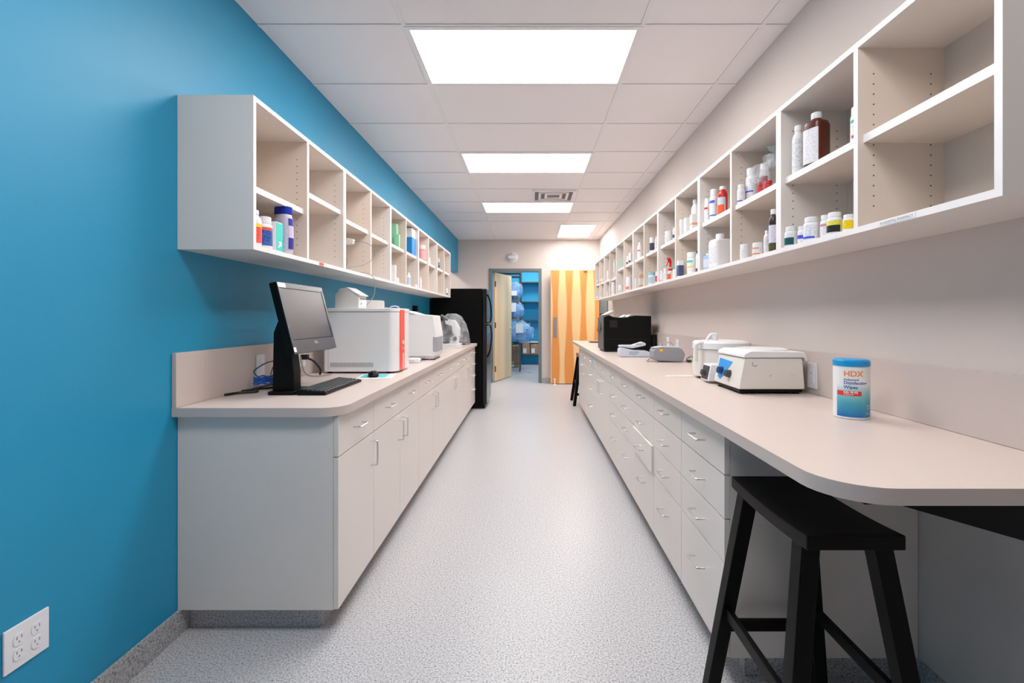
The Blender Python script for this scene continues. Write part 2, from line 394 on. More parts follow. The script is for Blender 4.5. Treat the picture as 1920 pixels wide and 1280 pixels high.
# ------------------------------------------------------------------ wall cabinets
def wall_unit(side, y0, y1, shelves, label, zb, zt):
    s = 1 if side == 'R' else -1
    xw = XR if s > 0 else XL; xf = 1.03 if s > 0 else -1.09
    B = lambda xa, xb: (min(xa, xb), max(xa, xb))
    t = thing('wall_cabinet', label, 'open wall cabinet', (xw, (y0+y1)/2, zb), 0, 'open shelf cabinets on the %s wall' % ('right' if s > 0 else 'left'))
    p = .019; ym = (y0+y1)/2; g = .0003
    xi = xf+s*.0008
    def holes(mb, yy, sgn, half):
        for xx in (xf+s*.05, xw-s*.05):
            for k in range(14):
                z = zb+.085+k*.032
                mb.cyl((xx, yy+sgn*.0004, z), (xx, yy-sgn*.002, z), .0026, n=8, mi=1)
    for (a, b, nm) in ((y0+g, y0+p, 'side_panel'), (y1-p, y1-g, 'side_panel'), (ym-p/2, ym+p/2, 'divider')):
        mb = MB().box(*B(xi, xw-s*.001), a, b, zb+p, zt-p)
        mb.box(*B(xf, xi), a, b, zb+p, zt-p, mi=2)
        if nm == 'divider' or b > ym+.1: holes(mb, a, -1, 0)
        if nm == 'divider' or a < ym-.1: holes(mb, b, 1, 0)
        mb.build(nm, [M_lamin if nm == 'divider' else M_lam, M_hole, M_lamedge], t)
    for (a, b, nm) in ((zb, zb+p, 'bottom_panel'), (zt-p, zt, 'top_panel')):
        MB().box(*B(xi, xw-s*.001), y0+g, y1-g, a, b).box(*B(xf, xi), y0+g, y1-g, a, b, mi=1).build(nm, [M_lam, M_lamedge], t)
    MB().box(*B(xw-s*.008, xw-s*.001), y0+p, ym-p/2, zb+p, zt-p).box(*B(xw-s*.008, xw-s*.001), ym+p/2, y1-p, zb+p, zt-p).build('back_panel', M_lamin, t)
    for (a, b, z) in ((y0+p, ym-p/2, shelves[0]), (ym+p/2, y1-p, shelves[1])):
        mb = MB().box(*B(xf+s*.019, xw-s*.008), a, b, z-.0125, z+.0125); mb.box(*B(xf+s*.018, xf+s*.0192), a, b, z-.0125, z+.0125, mi=1)
        mb.build('shelf', [M_lamin, M_lamedge], t)
    return t
RB, RT = 1.516, 2.118
LB, LT = 1.518, 2.125
ry = [1.024+.4636*k for k in range(15)]
ordn = ['first', 'second', 'third', 'fourth', 'fifth', 'sixth', 'seventh']
rdesc = ['empty shelves', 'brown bottle and bag of red bottles', 'red syrup bottle and square white jug', 'red trigger sprayer', 'blue carton and light blue tub', 'white bottles near the printer', 'smallest, at the far end by the maple door']
rz = [1.812]*10+[1.735, 1.75, 1.755, 1.76]
# each wall unit spans two bays
rd = ['with an empty near bay above the wipes canister', 'holding a plastic bag of red bottles and small pill bottles', 'holding the square white jug', 'holding a red trigger sprayer', 'holding a bright blue carton', 'with pairs of white bottles, above the printer', 'at the far end beside the maple door']
for i in range(7):
    wall_unit('R', ry[2*i], ry[2*i+2], (rz[2*i], rz[2*i+1]), '%s open cabinet, right wall, %s' % (ordn[i], rd[i]), RB, RT)
ly = [1.845+.4535*k for k in range(11)]
lz = [1.766, 1.862, 1.829, 1.825, 1.828, 1.828, 1.83, 1.83, 1.83, 1.83]
ld = ['with a teal box and blue-capped lotion bottle', 'with a grey cable spilling out', 'holding green and blue cartons', 'with a pink tub on its shelf', 'at the far end beside the refrigerator']
for i in range(5):
    wall_unit('L', ly[2*i], ly[2*i+2], (lz[2*i], lz[2*i+1]), '%s open cabinet on the blue wall, %s' % (ordn[i], ld[i]), LB, LT)
# small printed strips on the lower edge of the right cabinets
def edge_label(y, wd, txt, z=RB+.0095):
    t = MB().box(1.0288, 1.0294, y-wd/2, y+wd/2, z-.0065, z+.0065).build('shelf_label', M_out, None, loc=(1.029, y, z))
    return t
tl = tag(edge_label(1.32, .13, ''), 'clear label strip with tiny print on the lower edge of the nearest right wall cabinet', 'label')
tb = text_bm('IN HOSPITAL PHARMACY', .0105)
tb.bm.transform(Matrix.Translation((1.0285-1.029, .062, -.0035)) @ Matrix.Rotation(-PI/2, 4, 'Z') @ Matrix.Rotation(PI/2, 4, 'X'))
tb.build('lettering', mat('grey_ink', (120, 116, 116), .6), tl, True)
for y, wd, w_ in ((1.60, .04, 'black-labelled'), (1.76, .035, 'blue-labelled'), (1.9, .03, 'teal-labelled'), (2.18, .05, 'orange-labelled'), (2.56, .05, 'square jug')):
    tag(edge_label(y, wd, ''), 'tiny white label strip on the shelf edge below the %s bottle' % w_ if w_ != 'square jug' else 'tiny white label strip on the shelf edge below the square white jug', 'label', 'shelf edge labels')
x = -1.0890
tag(MB().box(-1.0895, -1.0885, 2.42, 2.47, LB+.003, LB+.017).build('sticker', M_red, None, loc=(x, 2.45, LB+.01)), 'small red sticker on the lower edge of the left wall cabinet', 'sticker')

# ------------------------------------------------------------------ base cabinets
def pull(horizontal, x, y, z, s, ln=.1):       # D-pull standing off the face at x; s points out of the face
    o = .032
    if horizontal: pts = [(x, y-ln/2, z), (x+s*o*.8, y-ln/2+.002, z), (x+s*o, y-ln/2+.012, z), (x+s*o, y+ln/2-.012, z), (x+s*o*.8, y+ln/2-.002, z), (x, y+ln/2, z)]
    else: pts = [(x, y, z-ln/2), (x+s*o*.8, y, z-ln/2+.002), (x+s*o, y, z-ln/2+.012), (x+s*o, y, z+ln/2-.012), (x+s*o*.8, y, z+ln/2-.002), (x, y, z+ln/2)]
    return MB().tube(pts, .004, n=8, sub=3)
def base_unit(side, y0, y1, kind, label, far_end=False, ajar=None):
    s = -1 if side == 'R' else 1                  # out of the face
    xw = XR if side == 'R' else XL
    xface = .655 if side == 'R' else -.757
    xb = xface-s*.02
    B = lambda a, b: (min(a, b), max(a, b))
    t = thing('base_cabinet', label, 'base cabinet', (xb, (y0+y1)/2, 0), 0, 'base cabinets along the %s wall' % ('right' if side == 'R' else 'left'))
    MB().box(*B(xb, xw-s*-.002), y0+.0003, y1-.0003, .10, .862).build('carcass', M_lam, t)
    MB().box(*B(xb-s*.07, xw-s*-.014), y0+(.05 if y0 < 1.9 else .0003), y1-.0003, .0, .10).build('toe_kick', M_cove, t)
    g = .0019
    def front(nm, ya, yb, za, zb, hz, off=0):
        o = MB().box(*B(xb+s*(.001+off), xface+s*off), ya+g, yb-g, za+g, zb-g, .0012).build(nm, M_lam, t)
        if hz == 'h': pull(True, xface+s*off, (ya+yb)/2, (za+zb)/2+ (0 if zb-za < .2 else (zb-za)/2-.11), s).build('handle', M_metal, o)
        elif hz == 'far': pull(False, xface, yb-.045, zb-.09, s, .115).build('handle', M_metal, o)
        elif hz == 'near': pull(False, xface, ya+.045, zb-.09, s, .115).build('handle', M_metal, o)
    if kind == 'stack':
        zs = [.10, .418, .567, .716, .864]
        for k in range(4): front('drawer', y0, y1, zs[k], zs[k+1], 'h', .012 if ajar == k else 0)
    elif kind == 'single':
        front('drawer', y0, y1, .70, .864, 'h'); front('door', y0, y1, .10, .70, 'far')
    else:
        ym = (y0+y1)/2
        front('drawer', y0, ym, .70, .864, 'h'); front('drawer', ym, y1, .70, .864, 'h')
        front('door', y0, ym, .10, .70, 'far'); front('door', ym, y1, .10, .70, 'near')
    return t
m = .457; q = 1.845
base_unit('L', q, q+.42, 'single', 'narrow left base cabinet at the near end, one drawer over one door')
q += .42
for i, d in enumerate(('under the analyzer with the red stripe', 'under the second white analyzer', 'third from the near end, before the microscope', 'under the plastic-covered microscope')):
    base_unit('L', q, q+.913, 'double', 'left double-door base cabinet, %s' % d); q += .913
base_unit('L', q, 6.38, 'stack', 'white base cabinet with stacked drawers beside the black refrigerator')
yy = 1.585; rm = .4575
for i, d in enumerate(('nearest the black stool', 'second from the black stool', 'third from the stool, one drawer ajar', 'fourth from the black stool', 'fifth from the stool, beside the doors')):
    base_unit('R', yy, yy+rm, 'stack', 'right four-drawer base cabinet, %s' % d, ajar=1 if i == 2 else None); yy += rm
base_unit('R', yy, yy+.915, 'double', 'right double-door base cabinet below the white handheld device'); yy += .915
c_ = base_unit('R', yy, yy+.4575, 'stack', 'right four-drawer base cabinet below the black printer'); ytag = yy; yy += .4575
base_unit('R', yy, 6.36, 'double', 'right double-door base cabinet at the far end of the counter')

# light blue note taped to a far drawer
tag(MB().box(.6515, .6525, 4.95, 5.05, .74, .83, 0).build('note', mat('blue_note', (200, 228, 245), .6), None, loc=(.652, 5.0, .785)), 'pale blue note taped to a drawer front near the far end of the right counter', 'note')

# ------------------------------------------------------------------ worktops
def rounded(pts, radii, n=8):
    out = []
    for i, (p, r) in enumerate(zip(pts, radii)):
        if not r: out.append(p); continue
        a = Vector(pts[i-1]); b = Vector(p); c = Vector(pts[(i+1) % len(pts)])
        d1 = (a-b).normalized(); d2 = (c-b).normalized(); p1 = b+d1*r; p2 = b+d2*r; cc = b+d1*r+d2*r
        for k in range(n+1):
            t_ = k/n*PI/2; out.append(tuple(cc-d2*r*math.cos(t_)-d1*r*math.sin(t_)) )
    return out
def worktop(side, poly, radii, splash, label):
    x = XR if side == 'R' else XL
    t = thing('worktop', label, 'worktop', (x, poly[0][1], .864))
    P = rounded(poly, radii)
    MB().prism(P, 'z', .865, .8985, mi=0).prism(P, 'z', .8985, .900, mi=1).build('slab', [M_topedge, M_top], t)
    a, b = (x-.019, x-.001) if side == 'R' else (x+.001, x+.019)
    MB().box(a, b, splash[0], splash[1], .9005, splash[2], .002).build('backsplash', M_topedge, t)
worktop('L', [(XL+.001, 1.815), (-.73, 1.815), (-.73, 6.39), (XL+.001, 6.39)], [0, .09, 0, 0], (1.815, 6.39, 1.112), 'beige laminate worktop along the blue wall with a matching backsplash')
worktop('R', [(XR-.001, .96), (.625, .96), (.625, 7.08), (XR-.001, 7.08)], [0, .13, 0, 0], (.6, 7.08, 1.095), 'beige laminate worktop along the right wall with a rounded near corner')
# black steel bracket carrying the free end of the right worktop
t = thing('worktop_bracket', 'black steel bracket under the free near end of the right worktop', 'bracket', (XR, 1.03, .864))
MB().prism([(.74, .8645), (XR-.002, .8645), (XR-.002, .70), (.78, .852)], 'y', 1.0, 1.05).build('gusset', M_blackw, t)
MB().box(.70, XR-.002, .985, 1.065, .858, .8645).build('flange', M_blackw, t)

# ------------------------------------------------------------------ outlets
def outlet(side, y, z, gangs, label, kind='duplex', wd=.07, ht=.116, grp='outlet plates'):
    x, s = (XR-.0195, -1) if side == 'R' else (XL+.0195, 1)
    if side == 'W': x, s = XL+.0005, 1
    t = thing('outlet_plate', label, 'electrical outlet', (x, y, z), 0, grp)
    w_ = wd if gangs == 1 else .116
    B = lambda a, b: (min(a, b), max(a, b))
    MB().box(*B(x, x+s*.006), y-w_/2, y+w_/2, z-ht/2, z+ht/2, .002).build('cover', M_out, t)
    for gy in ([0] if gangs == 1 else [-.023, .023]):
        if kind == 'duplex':
            for dz in (-.0195, .0195):
                mb = MB(); mb.loft([(-.0005, .0165, .0145, 3), (.0022, .016, .014, 3)], n=24, M=Matrix.Translation((x+s*.006, y+gy, z+dz)) @ Matrix.Rotation(s*PI/2, 4, 'Y'))
                for q_ in (-.006, .006): mb.box(*B(x+s*.0078, x+s*.0086), y+gy+q_-.0009, y+gy+q_+.0009, z+dz+.001, z+dz+.009, mi=1)
                mb.cyl((x+s*.0078, y+gy, z+dz-.007), (x+s*.0086, y+gy, z+dz-.007), .002, n=8, mi=1)
                mb.build('receptacle', [M_out, M_slot], t)
        else:
            mb = MB().box(*B(x+s*.005, x+s*.0085), y-.0165, y+.0165, z-.033, z+.033, .001)
            for q_ in (-.004, .006): mb.box(*B(x+s*.0082, x+s*.0089), y+q_-.001, y+q_+.001, z+.008, z+.015, mi=1)
            mb.build('receptacle', [M_out, M_slot], t)
    return t
outlet('W', 1.291, .3625, 2, 'white double outlet plate low on the blue wall at the bottom left corner')
outlet('L', 2.375, 1.005, 1, 'white outlet plate on the left backsplash behind the coiled blue cable', 'decora')
outlet('L', 2.79, 1.015, 2, 'wide white outlet plate on the left backsplash behind the monitor stand')
outlet('R', 2.145, .985, 1, 'white outlet plate on the right backsplash between centrifuge and wipes', 'decora')
outlet('R', 4.40, 1.01, 1, 'white outlet plate on the right backsplash, the farther one behind the grey label printer')
outlet('R', 4.12, 1.0, 1, 'white outlet plate on the right backsplash, the nearer one behind the grey label printer')

# ------------------------------------------------------------------ refrigerator
FY0, FY1, FT = 6.415, 7.09, 1.645
t = thing('refrigerator', 'tall black top-freezer refrigerator at the far end of the left counter', 'refrigerator', (-1.0, 6.75, 0))
MB().box(-1.36, -.665, FY0, FY1, .03, FT, .006).build('cabinet_body', M_fridge, t)
def fdoor(nm, z0, z1, pts, r=.012):
    d = MB().box(-.66, -.60, FY0+.002, FY1-.002, z0, z1, .012, seg=3).build(nm, M_fridged, t)
    MB().tube(pts, r, n=10).build('handle', M_fridged, d)
    return d
hyy = FY0+.07
fdoor('freezer_door', 1.172, FT-.002, [(-.60, hyy, 1.19), (-.555, hyy, 1.20), (-.545, hyy, 1.32), (-.56, hyy, 1.47), (-.598, hyy, 1.57)])
fdoor('fridge_door', .06, 1.158, [(-.60, hyy, 1.145), (-.555, hyy, 1.135), (-.54, hyy, .98), (-.56, hyy, .80), (-.598, hyy, .70)])
MB().box(-.64, -.595, FY0+.001, FY1-.001, 1.159, 1.171).build('trim_strip', M_dgrey, t)
MB().box(-1.3, -.63, FY0+.03, FY1-.03, 0, .06, .004).build('base_grille', M_black, t)

# ------------------------------------------------------------------ bottles and boxes
cap_mats = {}
def C(rgb, rough=.4, **k):
    key = (rgb, rough, tuple(k.items()))
    if key not in cap_mats: cap_mats[key] = mat('plastic_%02x%02x%02x' % rgb, rgb, rough, var=.02, **k)
    return cap_mats[key]
pm = {}
def PR(base, ink=(150, 150, 170)):
    if (base, ink) not in pm: pm[(base, ink)] = print_mat('print_%02x%02x%02x' % base, base, ink)
    return pm[(base, ink)]
W = (240, 240, 243)
GB = {}
def bottle(name, label, cat, loc, r, h, rot, body=W, cap=W, lab=W, band=None, style='pill', ry=None, grp=None, labf=(.12, .62), bandf=(.12, .32), capr=None, arc=1.15, ink=(150, 150, 175), band2=None):
    """round or square bottle: body, cap, label, colour band. local +x is the label side"""
    t = thing(name, label, cat, loc, rot, grp); ry = ry or r
    if style == 'pill':  pw, sh, nk, ch, cr = 2, .70, .78, .22, .80
    elif style == 'tall': pw, sh, nk, ch, cr = 2, .72, .86, .12, .58
    elif style == 'jug':  pw, sh, nk, ch, cr = 5, .80, .86, .13, .42
    elif style == 'jar':  pw, sh, nk, ch, cr = 2, .72, .76, .24, .93
    elif style == 'cone': pw, sh, nk, ch, cr = 2, .62, .88, .11, .36
    elif style == 'flat': pw, sh, nk, ch, cr = 3.5, .78, .87, .12, .46
    if capr: cr = capr
    b = MB(); e = r*.08
    b.loft([(0, r-e, ry-e, pw), (e, r, ry, pw), (h*sh*.96, r, ry, pw), (h*(sh+(nk-sh)*.45), r-(1-cr)*r*.25, ry-(1-cr)*ry*.25, pw), (h*(sh+(nk-sh)*.85), cr*r*1.02, cr*r*1.02 if pw > 2 else cr*ry*1.02, 2.2), (h*nk, cr*r*.92, cr*r*.92, 2), (h*(1-ch*.5), cr*r*.92, cr*r*.92, 2)])
    b.build('body', C(body, .3), t, True)
    c = MB().loft([(h*(1-ch), cr*r*1.0, cr*r*1.0, 2), (h*(1-ch)+.001, cr*r*1.05, cr*r*1.05, 2), (h-.002, cr*r*1.05, cr*r*1.05, 2), (h, cr*r*.97, cr*r*.97, 2)])
    c.build('cap', C(cap, .4), t, True)
    if lab:
        o = .0006
        l = MB().loft([(h*labf[0]*1.0, r+o, ry+o, pw), (h*labf[1], r+o, ry+o, pw)], a0=-arc, a1=arc, n=24).build('label', PR(lab, ink), t, True)
        if band:
            MB().loft([(h*bandf[0], r+o*2, ry+o*2, pw), (h*bandf[1], r+o*2, ry+o*2, pw)], a0=-arc*.75, a1=arc*.75, n=20).build('label_band', C(band, .4), l, True)
        if band2:
            MB().loft([(h*(labf[1]-.09), r+o*2, ry+o*2, pw), (h*labf[1], r+o*2, ry+o*2, pw)], a0=-arc*.9, a1=arc*.6, n=20).build('label_band', C(band2, .4), l, True)
    return t
def carton(name, label, cat, loc, dx, dy, h, rot=0, col=W, face=None, faceh=(0, 1), grp=None, s=1):
    t = thing(name, label, cat, loc, rot, grp)
    MB().box(-dx/2, dx/2, -dy/2, dy/2, 0, h, .0008).build('box', C(col, .5), t, True)
    MB().box(-dx/2+.002, dx/2-.002, -.0006-dy*.0, .0006, h, h+.0005).build('seam', C(tuple(int(c*.85) for c in col), .5), t, True)
    if face:
        a, b = h*faceh[0]+.0004, h*faceh[1]-.0004
        MB().box(s*(dx/2)-.0004, s*(dx/2)+.0009, -dy/2+.0005, dy/2-.0005, a, b).box(-dx/2+.0005, dx/2+.0, -dy/2-.0009, -dy/2+.0004, a, b).build('printed_panel', PR(face, tuple(min(255, int(c*.6+100)) for c in face)), t, True)
    return t

RG = 'bottles and boxes on the right wall shelves'
def R(u, vt, wpx, lvl, kind, label, d=0, **k):
    """item standing just behind the front edge of a right wall shelf"""
    y = 2.0; r = .02
    zl = {'lo': RB+.0195}.get(lvl)
    for _ in range(20):
        x = 1.035+(.017 if lvl == 'up' else 0)+r+d; y = x*F/(u-U0); r = wpx*y/F/2/math.sqrt(1+(x/y)**2)
    bay = min(13, max(0, int((y-ry[0])/.4636)))
    y = min(max(y, ry[bay]+.02+r), ry[bay+1]-.02-r)
    if zl is None: zl = rz[bay]+.013
    h = CH+(V0-vt)*(y-r*.3)/F-zl; h = max(h, .03)
    if kind in ('box',):
        dy = k.pop('dy', 2*r); return carton('carton', label, 'box', (x, y, zl), 2*r, dy, h, 0, grp=RG, s=-1, **k)
    nm = k.pop('nm', 'pill_bottle'); cat = k.pop('cat', 'bottle'); rr = k.pop('ryf', None)
    rot = k.pop('rot', -2.55)
    return bottle(nm, label, cat, (x, y, zl), r, h, rot, style=kind, ry=rr*r if rr else None, grp=RG, **k)

b2 = 'second bay of the right wall shelves'
R(1483, 425, 25, 'lo', 'pill', 'white bottle with dark teal label block, low in the second right bay', lab=W, band=(18, 88, 92), bandf=(.1, .45))
R(1503, 424, 15, 'lo', 'pill', 'small white bottle with a blue bar, beside the teal-labelled one', d=.012, band=(60, 90, 220), bandf=(.3, .5))
R(1521, 407, 30, 'lo', 'pill', 'large white bottle with blue corner marks, low in the second right bay', band=(60, 90, 225), bandf=(.12, .2), ink=(70, 90, 200))
R(1548, 403, 21, 'lo', 'pill', 'white pill bottle with pink and purple dots, left of the black-labelled one', d=.03, band2=(220, 150, 170))
R(1565, 398, 30, 'lo', 'pill', 'white pill bottle with black and yellow label near the divider', lab=(240, 225, 90), band=(30, 34, 34), bandf=(.12, .42), arc=1.5, ink=(90, 90, 60))
R(1591, 402, 23, 'lo', 'pill', 'white pill bottle with a bright yellow label, beside the shelf divider', lab=(250, 215, 0), ink=(150, 120, 0), arc=1.0, rot=-2.3)
R(1497, 235, 24, 'up', 'tall', 'tall white bottle with printed label, left of the brown bottle', nm='medicine_bottle', ink=(90, 90, 120), labf=(.1, .72))
R(1531, 210, 44, 'up', 'flat', 'large brown bottle with white cap and white label on the upper shelf', nm='medicine_bottle', body=(92, 38, 22), lab=(236, 234, 240), ink=(170, 140, 150), labf=(.04, .68), arc=.75, rot=-2.75)
R(1606, 200, 24, 'up', 'pill', 'white bottle with green and red label half hidden behind the shelf divider', band=(230, 60, 90), bandf=(.1, .18), band2=(60, 180, 140), rot=-2.2)
# third bay
R(1387, 346, 15, 'up', 'pill', 'small white bottle with a purple-blue line, farthest on the upper shelf beside the bag', band=(70, 80, 215), bandf=(.1, .16), d=-.005)
R(1402, 315, 21, 'up', 'pill', 'tall white bottle with blue stripes behind the small one beside the bag', nm='medicine_bottle', band=(60, 90, 220), bandf=(.3, .34), d=.036)
R(1396, 458, 17, 'lo', 'jar', 'small plain white bottle alone at the far side of the third right bay', band=(225, 222, 225), bandf=(.5, .52))
R(1421, 455, 21, 'lo', 'jar', 'white jar with an orange square on its label', band=(255, 130, 60), bandf=(.12, .2), band2=(255, 150, 80))
R(1438, 432, 12, 'lo', 'tall', 'slim white bottle left of the dark brown bottle', nm='medicine_bottle', d=.012, ink=(110, 110, 190))
R(1450, 392, 17, 'lo', 'tall', 'tall dark brown bottle with white label next to the shelf divider', nm='medicine_bottle', body=(52, 30, 34), lab=(225, 222, 238), ink=(150, 148, 180), labf=(.2, .62), band=(84, 84, 40), bandf=(.03, .19), arc=1.1)
# fourth bay
R(1324, 372, 12, 'up', 'pill', 'white bottle with red print, farthest of the three beside the red syrup', nm='medicine_bottle', band2=(240, 70, 80))
R(1339, 355, 17, 'up', 'pill', 'white bottle with blue stripes between the red-print one and the red syrup', nm='medicine_bottle', band=(80, 100, 225), bandf=(.1, .14), band2=(80, 100, 225))
R(1355, 349, 19, 'up', 'tall', 'bright red syrup bottle with white cap and orange label', nm='medicine_bottle', body=(205, 30, 28), lab=(205, 215, 225), band=(255, 92, 40), bandf=(.02, .34), labf=(.03, .6), arc=1.2)
R(1328, 475, 16, 'lo', 'flat', 'light blue square bottle left of the square white jug', nm='medicine_bottle', body=(165, 200, 240), lab=(225, 228, 235), arc=.7)
R(1350, 438, 36, 'lo', 'jug', 'large square white jug with blue print', nm='jug', cat='jug', lab=(236, 234, 236), ink=(110, 120, 210), arc=.8, rot=-PI+.1)
# fifth bay
R(1285, 378, 17, 'up', 'cone', 'white cone-necked bottle on the upper shelf above small white boxes', nm='medicine_bottle', d=.055)
R(1304, 374, 16, 'up', 'tall', 'white rounded bottle with yellow print beside the cone-necked one', nm='medicine_bottle', band=(245, 210, 120), bandf=(.4, .46), d=.04)
R(1279, 411, 12, 'up', 'box', 'small white box, farthest of the three in front of the cone-necked bottle', face=(238, 238, 240))
R(1290, 408, 12, 'up', 'box', 'small white box, middle of the three in front of the cone-necked bottle', face=(238, 238, 240))
R(1302, 402, 14, 'up', 'box', 'small white box with orange marks, nearest of the three on that shelf', face=(248, 170, 120), faceh=(.3, .45))
R(1275, 488, 10, 'lo', 'box', 'slim box with a dark blue printed face in the fifth right bay', face=(64, 80, 120), faceh=(.05, .7))
R(1298, 473, 20, 'lo', 'jar', 'wide white bottle with yellow and green print in the fifth right bay', band=(240, 215, 70), bandf=(.3, .36), band2=(70, 205, 165))
R(1308, 470, 7, 'lo', 'tall', 'thin bottle with dark cap against the divider of the fifth right bay', nm='medicine_bottle', cap=(60, 40, 40), band=(130, 60, 60), bandf=(.05, .2), d=.02)
# sixth bay
R(1254, 433, 15, 'up', 'jar', 'squat white jar on the upper shelf of the sixth right bay', nm='jar', cat='jar')
R(1264, 426, 6, 'up', 'tall', 'thin white bottle with navy label beside the squat jar', nm='medicine_bottle', band=(70, 80, 120), bandf=(.15, .4))
R(1241, 507, 7, 'lo', 'pill', 'small white bottle at the far side of the sixth right bay, left of its neighbour', band=(230, 120, 120), bandf=(.1, .16))
R(1248, 503, 9, 'lo', 'pill', 'white bottle with tiny print just left of the red trigger sprayer', d=.012)
sp = R(1257, 503, 10, 'lo', 'pill', 'bottle with red trigger head and orange label in the sixth right bay', nm='spray_bottle', cat='spray bottle', lab=(215, 235, 240), band=(255, 96, 44), bandf=(.03, .5), cap=(225, 40, 40), labf=(.03, .7))
mb = MB(); hh = .105; mb.cyl((0, 0, hh-.01), (0, 0, hh+.02), .008); mb.tube([(0, 0, hh+.02), (.01, 0, hh+.045), (.03, 0, hh+.05)], .011, n=10); mb.tube([(.02, 0, hh+.04), (.034, 0, hh+.02), (.045, 0, hh-.005)], .005)
mb.build('trigger_head', C((225, 40, 40), .35), sp, True)
R(1264.5, 500, 7, 'lo', 'pill', 'thin bottle with teal cap right of the trigger sprayer', nm='medicine_bottle', cap=(60, 200, 190), d=.008)
# seventh bay
R(1215, 453, 7, 'up', 'pill', 'small white bottle with a red cap on the upper shelf of the seventh right bay', cap=(230, 60, 70))
R(1223, 445, 10, 'up', 'jar', 'white-capped bottle with navy label on the upper shelf of the seventh right bay', lab=(60, 66, 90), ink=(90, 96, 120), arc=1.5)
R(1231, 443, 6, 'up', 'tall', 'thin white bottle against the near divider of the seventh right bay', nm='medicine_bottle')
R(1212, 527, 8, 'lo', 'jar', 'very small white jar left of the light blue tub', nm='jar', cat='jar')
R(1222, 510, 13, 'lo', 'jar', 'white tub with light blue lid ring and label', nm='wipes_tub', cat='tub', lab=(170, 215, 240), cap=(150, 205, 225), ink=(230, 240, 250))
R(1231, 509, 5, 'lo', 'pill', 'thin red-labelled bottle right of the light blue tub', lab=(240, 80, 80))
# eighth bay
R(1191, 468, 8, 'up', 'box', 'small bright blue box on the upper shelf of the eighth right bay', col=(70, 110, 205), face=(90, 130, 215))
R(1200, 454, 10, 'up', 'tall', 'white bottle with pink print right of the bright blue box', nm='medicine_bottle', band=(235, 120, 150), bandf=(.45, .55))
R(1194, 522, 7, 'lo', 'box', 'white box left of the brown cardboard box', face=(236, 236, 240))
R(1202, 514, 8, 'lo', 'box', 'brown cardboard box on the bottom of the eighth right bay', col=(214, 178, 148), face=(225, 220, 215), faceh=(.2, .7))
# far bays
fb = [(1172.5, 484, 4, 'up', 'pill', 'far small white bottle with dark print, leftmost of three on the upper ninth bay', (60, 60, 80)),
      (1177, 480, 5, 'up', 'pill', 'far small white bottle with dark print, middle of three on the upper ninth bay', (60, 60, 80)),
      (1182, 474, 7, 'up', 'jar', 'far white bottle with black marks, nearest of three on the upper ninth bay', (90, 90, 100)),
      (1179, 519, 11, 'lo', 'jar', 'wide white bottle with a red mark on the bottom of the ninth right bay', (240, 120, 110)),
      (1161, 488, 4, 'up', 'box', 'thin pale green box on the upper tenth right bay', None),
      (1165.5, 483, 4, 'up', 'box', 'thin white box beside the pale green one on the upper tenth right bay', None),
      (1164, 534, 9, 'lo', 'jar', 'white bottle alone on the bottom of the tenth right bay', (190, 215, 220)),
      (1152, 486, 4, 'up', 'tall', 'thin tall white bottle on the upper eleventh right bay', (210, 210, 220)),
      (1147.5, 507, 5, 'up', 'jar', 'rounded white bottle left of the thin tall one, eleventh right bay', None),
      (1150.5, 529, 8, 'lo', 'jar', 'large white bottle on the bottom of the eleventh right bay', (225, 225, 235)),
      (1145.5, 548, 5, 'lo', 'pill', 'low white bottle left of the large one, eleventh right bay', None),
      (1140, 508, 4, 'up', 'pill', 'white bottle on the upper twelfth right bay, the nearer one', None),
      (1136.5, 512, 4, 'up', 'pill', 'white bottle on the upper twelfth right bay, the farther one', None),
      (1138, 547, 3, 'lo', 'box', 'thin white carton on the bottom of the twelfth right bay', None),
      (1129, 522, 4, 'up', 'pill', 'tiny bottle with red label on the upper thirteenth right bay', (240, 60, 60)),
      (1127, 554, 3, 'lo', 'pill', 'tiny white bottle on the bottom of the thirteenth right bay', None),
      (1120.5, 524, 3, 'up', 'pill', 'tiny bottle with lilac label on the last upper right bay', (170, 160, 230)),
      (1120, 555, 3, 'lo', 'pill', 'tiny white bottle on the bottom of the last right bay by the maple door', (120, 120, 130))]
for (u, vt, wd, lv, st, lb, bd) in fb:
    if st == 'box': R(u, vt, wd, lv, 'box', lb, col=(205, 225, 210) if 'green' in lb else W)
    else: R(u, vt, wd, lv, st, lb, band=bd)

# crumpled clear bag of red bottles, third right bay
bx, by, bz = 1.165, 2.225, rz[2]+.0128
t = thing('plastic_bag', 'crumpled clear plastic bag of red-labelled bottles on the upper shelf of the third right bay', 'plastic bag', (bx, by, bz))
mb = MB().sphere((0, 0, .10), .1, (.85, .95, 1.0), n=20, amp=.55, freq=9, seed=3)
mb.sphere((.01, -.03, .19), .06, (.8, 1.0, .8), n=14, amp=.9, freq=12, seed=8)
for v in mb.bm.verts: v.co.z = max(v.co.z, .001)
mb.build('bag_film', M_bag, t, True)
for k, (dx, dy, r_, h_, cc, lc, lb) in enumerate(((-.028, .055, .024, .17, W, (170, 60, 70), 'white-capped bottle with dark red label standing inside the clear bag'), (-.06, .02, .021, .065, (190, 30, 36), (200, 40, 44), 'short deep red bottle inside the clear bag, below the white cap'), (-.055, -.035, .021, .06, (190, 30, 36), (200, 40, 44), 'short deep red bottle inside the clear bag, nearest the divider'))):
    bottle('pill_bottle', lb, 'bottle', (bx+dx, by+dy, bz+.0005), r_, h_, -2.6, body=cc, lab=lc, grp='bottles inside the clear bag', cap=W if k == 0 else cc)

